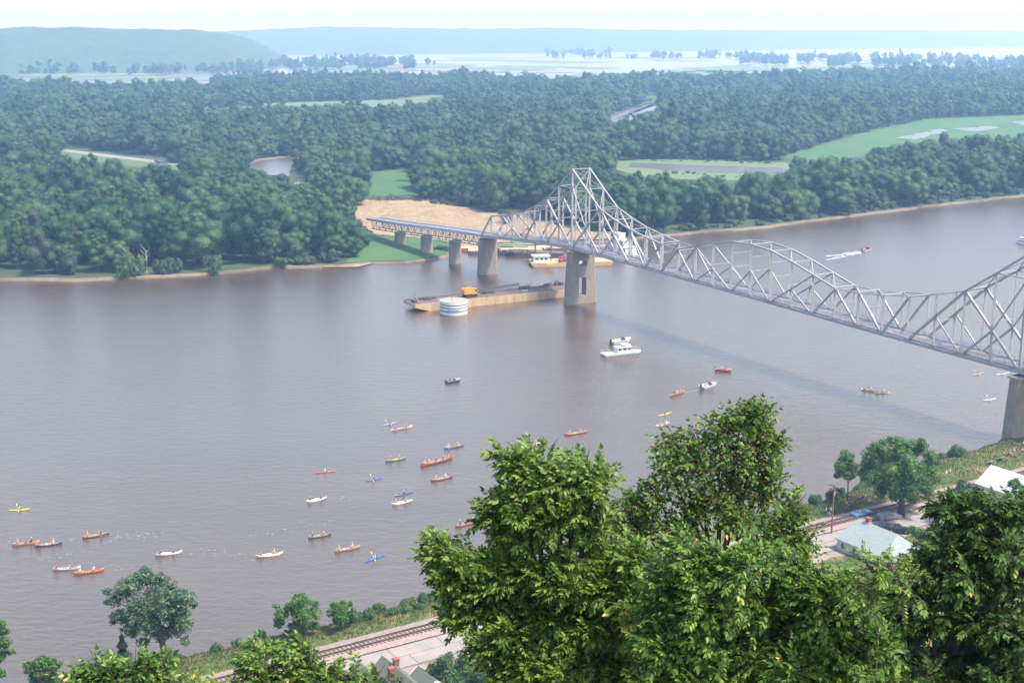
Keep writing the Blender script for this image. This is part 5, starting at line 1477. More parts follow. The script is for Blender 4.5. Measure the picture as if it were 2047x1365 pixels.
# low willows and dead snags along the left shore
for k, (x, y, s_, t_) in enumerate(((260, 553, 4.6, 1.7), (322, 548, 3.2, 1.5), (343, 547, 3.4, 1.6), (605, 529, 4.2, 1.15), (662, 525, 3.4, 1.3), (560, 533, 3.0, 1.2), (430, 545, 3.6, 1.6))):
    q = P(x, y, .7); shrub('willow', (q[0], q[1], .6), s_, ('rounded willow', 'pale willow', 'tall pale willow', 'broad willow', 'small willow', 'low willow', 'bushy willow')[k] + (' leaning over the water left of the dead snags', ' right of the dead snags', ' beside another pale one on the left shore', ' near the sand spit on the left shore', ' at the root of the sand spit', ' left of the sand spit', ' in the middle of the left shore')[k], 'tree', m=M['leaf_willow'] if k in (1, 2, 3, 4) else None, tall=t_)
for k, (x, y) in enumerate(((252, 546), (293, 545))):
    q = P(x, y, .9); o = empty('dead_tree', (q[0], q[1], .8)); T(o, ('bare grey dead tree rising above the rounded willow', 'forked bare grey dead tree on the left shore')[k], 'tree')
    MB().tube([(0, 0, 0), (.3, 0, 5), (.1, 0, 9.5)], [.42, .32, .2], 7).build('trunk', M['deadwood'], o)
    for j in range(5): 
        z = 5 + j * 1.1; sg = 1 if j % 2 else -1; MB().tube([(.2, 0, z), (sg * 1.2, .3, z + 1.3), (sg * 2.1, .2, z + 2.8)], [.16, .1, .04], 5).build('branch', M['deadwood'], o)
# shrubs along the far right shore and the grassy point
for k in range(26):
    x = 1262 + k * 31 + rg.uniform(-10, 10); y = float(np.interp(x, [p[0] for p in SHORE], [p[1] for p in SHORE])) - rg.uniform(2.5, 5)
    if x > 2040: break
    q = P(x, y, .9); shrub('shrub', (q[0], q[1], .8), rg.uniform(1.6, 3.2), 'low shrub at the foot of the wood on the right shore', 'shrub', 'shrubs along the right shore', m=M['leaf_willow'] if k % 3 == 0 else None, tall=rg.uniform(.8, 1.3))
for k in range(9):
    q = P(846 + k * 6 + rg.uniform(-3, 3), 492 + k * 1.4 + rg.uniform(-2, 3), 1.1); shrub('shrub', (q[0], q[1], 1.0), rg.uniform(1.0, 1.9), 'dark shrub on the grassy point under the bridge approach', 'shrub', 'shrubs on the grassy point')

# ------------------------------------------------------------------ vehicles
def car(loc, rz, color, label, style='sedan', L_=4.9, dark_top=None, tilt=0.0):
    e = empty('car' if style != 'pickup' else 'pickup_truck', loc, rz); T(e, label, 'car' if style != 'pickup' else 'truck')
    e.rotation_euler = (0, tilt, rz)
    W_ = 1.82; h = L_ / 2
    def ext(poly, w0, w1, name, m, par, zsplit=None):
        m_ = MB(); n = len(poly)
        zmin = min(p[1] for p in poly); zmax = max(p[1] for p in poly)
        vs = []
        for sg in (-1, 1):
            for x, z in poly:
                t = (z - zmin) / (zmax - zmin + 1e-6); w = w0 + (w1 - w0) * t
                vs.append((x, sg * w / 2, z))
        m_.add(vs, [tuple(range(n)), tuple(range(n, 2 * n))[::-1]] + [(i, n + i, n + (i + 1) % n, (i + 1) % n) for i in range(n)])
        return m_.build(name, m, par)
    body = ext([(-h, .32), (-h + .1, .22), (h - .1, .22), (h, .35), (h - .05, .72), (h * .45, .88), (-h * .55, .92), (-h + .05, .86)], W_, W_ * .94, 'body', color, e)
    if style == 'wagon': cab = [(h * .30, .88), (h * .08, 1.40), (-h * .86, 1.40), (-h * .95, .9)]
    elif style == 'pickup': cab = [(h * .32, .88), (h * .12, 1.62), (-h * .18, 1.62), (-h * .22, .9)]
    elif style == 'open': cab = None
    else: cab = [(h * .34, .88), (h * .06, 1.36), (-h * .42, 1.36), (-h * .68, .9)]
    if cab:
        gl = ext(cab, W_ * .90, W_ * .70, 'cabin_glass', M['glass'], e)
        x0, x1 = cab[1][0], cab[2][0]
        MB().box(((x0 + x1) / 2, 0, cab[1][1] + .025), (abs(x0 - x1) + .1, W_ * .72, .06)).build('roof', dark_top or color, e)
        for sd in (-1, 1):
            m_ = MB()
            for (ax, az), (bx_, bz) in ((cab[0], cab[1]), (cab[3], cab[2]), (((cab[0][0] + cab[3][0]) / 2, .9), ((x0 + x1) / 2, cab[1][1]))):
                m_.beam((ax, sd * W_ * .455, az), (bx_, sd * W_ * .362, bz), .07, .07)
            m_.build('pillar', dark_top or color, e)
    else:
        MB().box((-.25, 0, .93), (1.7, 1.35, .03)).build('cockpit', M['black'], e)
        for x in (.2, -.75): MB().box((x, 0, 1.02), (.35, 1.25, .42)).build('seat', cmat('seat_cream', (.5, .46, .40), .7), e)
        MB().add([(.85, -.68, .9), (.85, .68, .9), (.55, .62, 1.28), (.55, -.62, 1.28)], [(0, 1, 2, 3)]).build('windshield', M['glass'], e)
    if style == 'pickup': MB().box((-h * .62, 0, .95), (h * .66, W_ * .80, .02)).build('cargo_bed', M['black'], e)
    for x in (h * .60, -h * .60):
        for sd in (-1, 1):
            w = MB().tube([(x, sd * (W_ / 2 - .18), .33), (x, sd * (W_ / 2 + .02), .33)], .33, 14).build('wheel', M['black'], e)
            MB().tube([(x, sd * (W_ / 2 + .02), .33), (x, sd * (W_ / 2 + .035), .33)], .19, 10).build('rim', M['chrome'], w)
    for x, nm in ((h + .02, 'front_bumper'), (-h - .02, 'rear_bumper')): MB().box((x, 0, .45), (.14, W_ * .96, .16)).build(nm, M['chrome'], e)
    for sd in (-1, 1):
        MB().box((h - .01, sd * .66, .62), (.06, .36, .14)).build('headlight', M['white'], e); MB().box((-h + .01, sd * .66, .70), (.06, .34, .14)).build('tail_light', M['red'], e)
        MB().box((-.05, sd * (W_ / 2 * .975), .62), (1.1, .03, .5)).build('door', color, e)
    return e
rz0 = math.atan2(BT.y, BT.x)
def gz(px, py, z=3.0):
    for _ in range(4):
        q = P(px, py, z); z = ground_z(q[0], q[1], False)
    return Vector((q[0], q[1], z))
q = P(1721, 1030, 3.2); car((q[0], q[1], 3.16), rz0 + .02, cmat('car_blue', (.16, .40, .56), .3), 'pale blue open convertible on the road beside the railway', 'open', 4.8)
q = P(1777, 1036, 3.2); car((q[0], q[1], 3.16), rz0 - .30, cmat('car_mauve', (.28, .24, .25), .3), 'grey-brown station wagon parked in the big tree shade', 'wagon', 4.9)
q = P(1768, 1056, 3.2); car((q[0], q[1], 3.2), rz0 - .75, cmat('car_dark', (.04, .04, .05), .25), 'dark sedan parked behind the pale green roof', 'sedan', 4.7)
q = P(1796, 1062, 3.3); car((q[0], q[1], 3.3), rz0 - .8, cmat('car_black', (.025, .025, .03), .25), 'black sedan half hidden beside the green shrubs', 'sedan', 4.6)
bz = math.atan2(BD.y, BD.x)
p_ = BP(-47, 1.5, zl(-47) + .61); car(p_, bz, M['red'], 'red sedan driving near the far bridge portal', 'sedan', 4.7, tilt=-.06)
p_ = BP(-25, -1.3, zl(-25) + .61); car(p_, bz + math.pi, cmat('car_mint', (.45, .60, .58), .35), 'pale mint pickup truck on the bridge left of the tower', 'pickup', 5.4, tilt=.05)
a_, b_, d_, nn_ = HW
p_ = Vector((a_[0], a_[1], 4.0)).lerp(Vector((b_[0], b_[1], 4.0)), .79); car((p_.x - nn_.x * 2, p_.y - nn_.y * 2, 4.01), math.atan2(d_.y, d_.x), cmat('car_steel', (.10, .16, .28), .3), 'blue car on the pale highway in the left woods', 'wagon', 5.2)
q = P(598, 368, 1.2); car((q[0], q[1], 1.2), .4, M['white'], 'white pickup truck in a gap of the left woods', 'pickup', 6.2)
q = P(612, 371, 1.2); car((q[0], q[1], 1.2), .9, cmat('car_steel', (.10, .16, .28), .3), 'blue car beside the white pickup in the left woods', 'sedan', 5.0)

# ------------------------------------------------------------------ houses by the road
def house(apex, zr, ln, half, rise, roofm, wallm, label, chim=(), hip=0.0, extra=None, trim=None, eave=.4):
    p = P(*apex, zr); ang = math.atan2(-BN.y, -BN.x)
    e = empty('house', (p[0], p[1], 0), ang); T(e, label, 'house')
    zb = min(ground_z(p[0], p[1], False), zr - rise - 2.2)
    zw = zr - rise
    wl = MB(); wl.add([(0, -half, zb), (ln, -half, zb), (ln, half, zb), (0, half, zb), (0, -half, zw), (ln, -half, zw), (ln, half, zw), (0, half, zw), (hip, 0, zr - .1), (ln - hip, 0, zr - .1)],
                      [(0, 1, 5, 4), (2, 3, 7, 6), (3, 0, 4, 8, 7), (1, 2, 6, 9, 5), (4, 5, 9, 8), (6, 7, 8, 9)])
    wall = wl.build('wall', wallm, e)
    rf = MB(); k = eave; ez = zw - rise * eave / half
    for sd in (-1, 1):
        rf.add([(-k, sd * (half + k), ez), (ln + k, sd * (half + k), ez), (ln - hip + (0 if hip else k), 0, zr), (hip - (0 if hip else k), 0, zr),
                (-k, sd * (half + k), ez + .14), (ln + k, sd * (half + k), ez + .14), (ln - hip + (0 if hip else k), 0, zr + .16), (hip - (0 if hip else k), 0, zr + .16)],
               [(0, 1, 2, 3), (7, 6, 5, 4), (0, 4, 5, 1), (1, 5, 6, 2), (3, 7, 4, 0)])
    if hip:
        for x0, xr in ((-k, hip), (ln + k, ln - hip)): rf.add([(x0, -half - k, ez + .14), (x0, half + k, ez + .14), (xr, 0, zr + .16)], [(0, 1, 2)])
    roof = rf.build('roof', roofm, e)
    if trim:
        for x in (-k, ln + k):
            for sd in (-1, 1): MB().beam((x, sd * (half + k), ez + .05), (x, 0, zr + .06), .12, .26).build('barge_board', trim, roof)
    for (cx_, cy_, ch, w) in chim:
        c_ = MB(); c_.box((cx_, cy_, zr - .6 + ch / 2), (w, w, ch + 1.2)).build('chimney', M['brick'], roof)
        MB().box((cx_, cy_, zr + ch + .04), (w + .16, w + .16, .16)).build('chimney_cap', M['brick'], roof)
        MB().box((cx_, cy_ - .02, zr - rise * abs(cy_) / half + .2), (w + .3, w + .3, .18)).build('flashing', M['aluminium'], roof)
    for i in range(max(1, int(ln / 3))):
        for sd in (-1, 1):
            w = MB().box(((i + .5) * ln / max(1, int(ln / 3)), sd * (half + .02), zw - 1.3), (.95, .08, 1.3)).build('window', M['white'], wall)
            MB().box(((i + .5) * ln / max(1, int(ln / 3)), sd * (half + .07), zw - 1.3), (.75, .03, 1.1)).build('pane', M['glass'], w)
    MB().box((-.03, 0, zb + 1.25), (.08, .95, 2.1)).build('door', M['white'], wall)
    return e, p, ang
shing = mat('grey_green_shingle', (.105, .115, .088), .95, (.15, .155, .12), 2.5, bump=.03, detail=6)
shing2 = mat('pale_green_shingle', (.25, .29, .27), .95, (.33, .35, .33), 2.0, bump=.03, detail=7)
siding = mat('cream_siding', (.50, .46, .38), .8, (.44, .40, .33), 1.0)
house((766, 1313), 9.0, 11, 3.6, 3.4, shing, siding, 'grey-green gabled house with brick chimney at the bottom edge', [(3.2, .5, .9, .75), (5.4, -1.4, .9, .8)], trim=mat('trim_cream', (.45, .42, .33), .8, (.4, .37, .3), 1))
house((718, 1324), 7.6, 7, 2.8, 2.6, shing, siding, 'low grey-green gable left of the chimneyed house')
house((838, 1333), 6.9, 5, 2.2, 1.7, shing, siding, 'small grey-green wing with white eave right of the chimneyed house', trim=M['white'])
house((1708, 1034), 8.6, 12, 4.3, 3.1, shing2, siding, 'pale green hip-roofed house with a brick chimney by the road', [(3.4, .2, .9, .8)], hip=1.2)
roofw = mat('white_metal_roof', (.66, .65, .63), .4, (.60, .59, .57), .6)
house((1984, 931), 8.4, 9, 4.4, 3.0, roofw, siding, 'white metal-roofed building beyond the dark round tree')

# utility pole, posts, picnic tables, people on the bank
g0 = gz(1662, 1068); e = empty('utility_pole', g0, rz0); T(e, 'reddish wooden utility pole with crossarm by the road', 'utility pole')
MB().tube([(0, 0, -.5), (0, 0, 10.4)], [.17, .12], 9).build('shaft', M['pole'], e)
for z, w in ((10.0, 2.5), (9.2, 1.8)): MB().box((0, 0, z), (.12, w, .14)).build('crossarm', M['pole'], e)
for y in (-1.1, -.4, .4, 1.1): MB().tube([(0, y, 10.07), (0, y, 10.25)], .06, 6).build('insulator', M['glass'], e)
MB().tube([(.3, .1, 8.0), (.3, .1, 8.8)], .2, 10).build('transformer', M['aluminium'], e)
g0 = gz(503, 1316); e = empty('marker_post', g0); T(e, 'thin rusty marker post by the track', 'post')
MB().tube([(0, 0, -.3), (0, 0, 2.5)], .05, 6).build('shaft', M['pole'], e); MB().box((0, -.06, 2.35), (.3, .03, .4)).build('plate', M['pole'], e)
def table(px, py, label, rz):
    g0 = gz(px, py); e = empty('picnic_table', g0, rz); T(e, label, 'picnic table')
    for k in range(4): MB().box((0, -.33 + k * .22, .75), (1.9, .19, .05)).build('plank', M['tie'], e)
    for sd in (-1, 1):
        for k in (-.06, .13): MB().box((0, sd * .72 + k * sd, .45), (1.9, .17, .05)).build('bench_plank', M['tie'], e)
        m_ = MB(); m_.beam((sd * .65, -.75, 0), (sd * .65, .2, .74), .09, .06); m_.beam((sd * .65, .75, 0), (sd * .65, -.2, .74), .09, .06); m_.beam((sd * .65, -.8, .42), (sd * .65, .8, .42), .06, .09); m_.build('leg', M['tie'], e)
table(2004, 920, 'wooden picnic table on the grass near the right pier', .6); table(2022, 911, 'farther wooden picnic table with people near the right pier', .5); table(1815 + 167, 928, 'small dark picnic bench below the shrubs', .9)
bankp = [(1651, 1029, 'white', 'brown', 'person in white top left of the utility pole'), (1656, 1031, 'black', 'black', 'person in black top close to the utility pole'), (1661, 1029, 'white', 'white', 'person in white top and hat against the utility pole'), (1658, 1036, 'purple', 'brown', 'small person in purple top by the utility pole foot'),
         (1691, 1016, 'pink', 'blond', 'person in pink top on the bank below the slender tree'), (1696, 1011, 'black', 'white', 'person in black top with white hat below the slender tree'),
         (1714, 1005, 'red', 'brown', 'person in red top beside the shore shrub'), (1719, 1003, 'tan', 'brown', 'person in tan top between a red and a grey one'), (1725, 1001, 'grey', 'white', 'person in grey top at the end of the trio by the shrub'),
         (1891, 955, 'white', 'white', 'shorter person in white right of the big round tree'), (1899, 951, 'white', 'white', 'taller person in white right of the big round tree'), (1871, 962, 'red', 'brown', 'person in red top at the edge of the big round tree'),
         (2016, 913, 'pink', 'brown', 'person in pink top at the farther picnic table'), (2027, 910, 'white', 'white', 'person in white top at the farther picnic table'), (2043, 909, 'pink', 'blond', 'person in pink top at the right picture edge'), (2046, 895, 'white', 'white', 'person in white top under the right bridge pier'),
         (1813, 1037, 'red', 'brown', 'person in red top beside the trunk of the big round tree'), (1789, 1058, 'orange', 'brown', 'person in orange top by the black parked sedan')]
for i, (x, y, sh, ha, lb) in enumerate(bankp):
    g0 = gz(x, y); person((g0.x, g0.y, g0.z - .02), random.uniform(0, 6.28), sh, ha, lb, STAND[i % 2], 'people on the near bank', 1.05 if 'small' not in lb else .8)

# ------------------------------------------------------------------ trees and shrubs of the near bank
def bank_tree(name, base, lobes, label, m, nleaf, lsize, trunk_r, seed, bark='bark', lean=0.0, trunk_h=None, cat='tree', core=.6):
    """lobes: (px, py, radius px) of the crown's masses as seen, set around the trunk in depth"""
    bz_ = ground_z(base[0], base[1], False); b0 = Vector((base[0], base[1], bz_))
    rg = random.Random(seed); depth = (b0 - Vector((0, 0, CAM_H))).dot(Vector((0, CP, -SP)))
    bl = []
    top = 0
    for j, (px, py, r) in enumerate(lobes):
        rr = r * depth / FOC
        q = PD(px, py, depth + rg.uniform(-1, 1) * rr * 1.3) - np.array(b0)
        bl.append((q[0], q[1], q[2], rr)); top = max(top, q[2] + rr)
        # a second mass behind keeps the crown round in plan
        q2 = PD(px + rg.uniform(-.4, .4) * r, py + rg.uniform(-.3, .3) * r, depth + rg.choice((-1, 1)) * rr * 1.9) - np.array(b0)
        bl.append((q2[0], q2[1], q2[2], rr * .85))
    sub = []
    for (x_, y_, z_, r_) in bl:
        for _ in range(5):
            dd = Vector((rg.gauss(0, 1), rg.gauss(0, 1), rg.gauss(.35, .8))).normalized()
            sub.append((x_ + dd.x * r_ * .78, y_ + dd.y * r_ * .78, z_ + dd.z * r_ * .66, r_ * rg.uniform(.30, .48)))
    e = empty(name, b0); T(e, label, cat)
    link('crown', crown_mesh('crown', [(x_, y_, z_, r_ * .82) for x_, y_, z_, r_ in bl] + sub, nleaf, lsize, m, seed, core=core, up=.45, spread=.30), e)
    mb_ = MB(); cz = sum(b[2] for b in bl) / len(bl); cxm = sum(b[0] for b in bl) / len(bl)
    hgt = trunk_h or cz
    pts_ = [Vector((0, 0, -.5)), Vector((cxm * .1, 0, hgt * .3)), Vector((cxm * .35, 0, hgt * .65)), Vector((cxm * .7, 0, hgt))]
    mb_.tube(pts_, [trunk_r * 1.4, trunk_r, trunk_r * .8, trunk_r * .45], 9)
    for b in bl[::2]:
        s0 = pts_[1].lerp(pts_[3], rg.uniform(.35, 1)); e0 = Vector(b[:3]); md = s0.lerp(e0, .5) + Vector((0, 0, .3))
        mb_.tube([s0, md, e0], [trunk_r * .4, trunk_r * .26, trunk_r * .08], 6, cap=False)
    mb_.build('trunk', M[bark], e, True)
    return e
bank_tree('maple_tree', P(333, 1336, 2.6), [(290, 1160, 28), (318, 1158, 20), (250, 1182, 30), (318, 1185, 34), (228, 1200, 20), (368, 1200, 22), (283, 1212, 40), (340, 1212, 40), (238, 1232, 22), (300, 1248, 32), (258, 1262, 20), (362, 1255, 26), (374, 1284, 13), (322, 1268, 22), (285, 1284, 15), (352, 1232, 28), (385, 1205, 12), (215, 1182, 10), (298, 1145, 12)], 'tall spreading maple standing on the bank at lower left', M['leaf_pale'], 11000, .34, .50, 41)
bank_tree('young_tree', P(600, 1276, 2.8), [(602, 1203, 19), (565, 1228, 15), (560, 1246, 12), (630, 1228, 16), (600, 1228, 22), (632, 1250, 11), (588, 1252, 13), (552, 1212, 7), (630, 1207, 9), (612, 1250, 13), (575, 1215, 10), (596, 1192, 8)], 'young spreading tree on the bank above the road', M['leaf_bank'], 5200, .30, .16, 42)
bank_tree('young_tree', P(683, 1259, 2.8), [(683, 1215, 16), (664, 1226, 11), (706, 1226, 11), (685, 1237, 16), (668, 1210, 8), (700, 1207, 7), (672, 1240, 9)], 'smaller bushy tree to the right of the young spreading one', M['leaf_bank'], 3200, .28, .12, 43)
bank_tree('shade_tree', P(1801, 1032, 3.0), [(1800, 893, 26), (1765, 903, 28), (1735, 930, 22), (1832, 898, 26), (1862, 915, 18), (1780, 938, 38), (1828, 940, 36), (1742, 955, 20), (1862, 945, 20), (1800, 972, 34), (1762, 978, 20), (1846, 978, 22), (1822, 994, 18), (1735, 908, 18), (1790, 996, 14), (1870, 960, 12), (1845, 885, 12), (1780, 882, 12), (1726, 945, 12)], 'big round shade tree beside the parked cars', M['leaf_bank'], 14000, .36, .62, 44)
bank_tree('slender_tree', P(1694, 1002, 2.6), [(1692, 916, 17), (1680, 935, 15), (1704, 933, 14), (1692, 948, 15), (1674, 950, 9), (1708, 950, 8)], 'slender dark tree with a bare stem at the water edge', M['leaf_bank'], 3600, .32, .13, 45)
bank_tree('round_bush', P(85, 1392, 3.0), [(85, 1325, 20), (62, 1332, 16), (108, 1330, 15), (85, 1350, 26), (68, 1358, 16), (105, 1356, 16)], 'dark round bush at the lower left water edge', M['leaf_bank'], 4200, .30, .2, 46, cat='bush')
bank_tree('edge_tree', P(-12, 1392, 3.0), [(-2, 1248, 13), (10, 1283, 15), (-8, 1268, 18), (22, 1302, 8), (-6, 1312, 20), (14, 1262, 8), (0, 1345, 12)], 'leafy tree cut off by the left picture edge', M['leaf_bank'], 3600, .3, .2, 47)
bank_tree('round_tree', P(1928, 1052, 4.0), [(1926, 972, 17), (1908, 988, 16), (1942, 990, 18), (1926, 1002, 22), (1905, 1008, 14), (1948, 1010, 14)], 'dark round tree in front of the white metal roof', M['spruce'], 4200, .3, .2, 48)
bank_tree('garden_tree', P(2046, 1060, 4.0), [(2030, 972, 16), (2052, 985, 20), (2025, 992, 16), (2050, 1010, 22), (2012, 1004, 14)], 'leafy garden tree to the right of the white metal roof', M['leaf_bank'], 4200, .32, .22, 49)
bank_tree('yard_tree', P(900, 1372, 4.0), [(895, 1322, 22), (930, 1338, 26), (870, 1345, 24), (960, 1352, 26), (900, 1358, 26), (850, 1352, 16), (990, 1340, 18), (925, 1316, 12)], 'leafy yard trees beside the grey-green house roof', M['leaf_shrub'], 7000, .30, .15, 50)
bank_tree('hedge_tree', P(1830, 1100, 4.0), [(1825, 1062, 14), (1845, 1070, 18), (1800, 1080, 14), (1865, 1062, 14), (1880, 1080, 20)], 'dark green hedge bush behind the parked cars', M['leaf_bank'], 3600, .28, .1, 51, cat='bush')
# spruce
sp_ = PD(243, 1268, 120.0); gzp = ground_z(sp_[0], sp_[1], False); hS = sp_[2] - gzp
e = empty('spruce_tree', (sp_[0], sp_[1], gzp)); T(e, 'dark blue-green spruce tip below the tall maple', 'tree')
rg = np.random.default_rng(9); n = 5200
z = hS * (1 - rg.random(n) ** 1.4 * .95); rr = (hS - z) * .46 * (.35 + .65 * (np.sin(z * 7.0) * .5 + .5)) * rg.uniform(.3, 1.0, n) + .05; an = rg.random(n) * 6.283
ps = np.stack([np.cos(an) * rr, np.sin(an) * rr, z - rr * .25], 1)
v_, f_ = leaf_quads(ps, np.stack([np.cos(an) * .3, np.sin(an) * .3, np.full(n, 1.0)], 1), rg.uniform(.18, .42, n), rg, .35)
link('crown', mesh_np('needles', v_, f_, M['spruce']), e)
MB().tube([(0, 0, -.3), (0, 0, hS * .98)], [.2, .02], 7).build('trunk', M['bark'], e)

rgs = random.Random(33)
spots = []
for k in range(10): spots.append((-46 + k * 4.4 + rgs.uniform(-1, 1), -1.6 + rgs.uniform(-.8, .5), rgs.uniform(.5, 1.0)))
for k in range(26): spots.append((-14 + rgs.random() * 24, -rgs.uniform(1.0, 6.0), rgs.uniform(.7, 1.25)))
for k in range(8): spots.append((78 + k * 4.5 + rgs.uniform(-1, 1), -rgs.uniform(.5, 3), rgs.uniform(.7, 1.4)))
for k in range(20): spots.append((112 + rgs.random() * 40, -rgs.uniform(.2, 3.0), rgs.uniform(.9, 1.7)))
for (u, dv, s_) in spots:
    pp = UV(u, shore_v(u) + dv); z_ = ground_z(pp.x, pp.y, False)
    if u < -15: l, g = 'low green shrub at the water edge left of the young trees', 'shrubs by the young trees'
    elif u < 20: l, g = 'green thicket shrub between the water and the ballast', 'thicket shrubs by the railway'
    elif u < 112: l, g = 'shore shrub behind the big round shade tree', 'shrubs behind the shade tree'
    else: l, g = 'dense shrub on the bank left of the right bridge pier', 'shrubs by the right pier'
    shrub('shrub', (pp.x, pp.y, z_ - .1), s_, l, 'shrub', g, tall=rgs.uniform(.8, 1.5))
# grass blades over the bank
rg = np.random.default_rng(21)
n = 26000
uu = np.concatenate([rg.uniform(-60, 30, n // 2), rg.uniform(70, 170, n // 2)]); ss_ = rg.random(n) ** .8
P3 = []
for u, t in zip(uu, ss_):
    v = 3.6 + (shore_v(u) - 3.9) * t
    if rg.random() < .12: v = rg.uniform(-17, -13.2)
    p = UV(u, v); P3.append((p.x, p.y, ground_z(p.x, p.y)))
P3 = np.array(P3)
ln_ = rg.uniform(.22, .62, n); an = rg.random(n) * 6.283
w_ = np.stack([np.cos(an), np.sin(an), np.zeros(n)], 1); ld = rg.normal(size=(n, 3)) * .28; ld[:, 2] = 1
b0 = P3 - w_ * .09; b1 = P3 + w_ * .09; tp = P3 + ld * ln_[:, None]
V = np.stack([b0, b1, tp], 1).reshape(-1, 3)
T(link('bank_grass', mesh_np('bank_grass', V, np.arange(3 * n).reshape(n, 3), M['grass'])), 'rough green and straw grass on the near bank', kind='stuff')

# ------------------------------------------------------------------ foreground trees on the hillside, with real leaflets
LEAF = np.array([(0, 0, 0), (.30, .21, .035), (.68, .17, .03), (1, 0, -.05), (.68, -.17, .03), (.30, -.21, .035)])
LEAF_F = np.array([(0, 3, 2, 1), (0, 5, 4, 3)])
leaf_me = mesh_np('leaf', LEAF, LEAF_F, M['leaf_fg'])
leaf_me2 = mesh_np('leaf', LEAF, LEAF_F, M['leaf_fg2'])
leaf_y = mesh_np('leaf', LEAF, LEAF_F, M['leaf_yellow'])
def unit(a): return a / np.linalg.norm(a, axis=-1, keepdims=True)
def spray_template(pairs, ang, rg):
    """leaflets along a drooping stalk: offsets, frames, lengths (stalk length 1)"""
    off, fr, ls = [], [], []
    for k in range(pairs):
        t = .18 + .76 * k / (pairs - 1)
        for sd in (-1, 1):
            a = ang * sd * (1.0 - .25 * t) + rg.normal() * .12
            dr = -.30 + rg.normal() * .16
            x = np.array([math.cos(a), math.sin(a), dr - .25 * t]); x /= np.linalg.norm(x)
            z = np.array([rg.normal() * .22, rg.normal() * .22, 1.0]); y = np.cross(z, x); y /= np.linalg.norm(y); z = np.cross(x, y)
            off.append((t, 0, -.22 * t * t)); fr.append(np.stack([x, y, z], 1)); ls.append(rg.uniform(.8, 1.12) * (1 - .25 * abs(t - .5)))
    x = unit(np.array([1, 0, -.5])); y = np.array([0, 1., 0]); z = np.cross(x, y)
    off.append((.98, 0, -.22)); fr.append(np.stack([x, y, z], 1)); ls.append(1.0)
    return np.array(off), np.array(fr), np.array(ls)

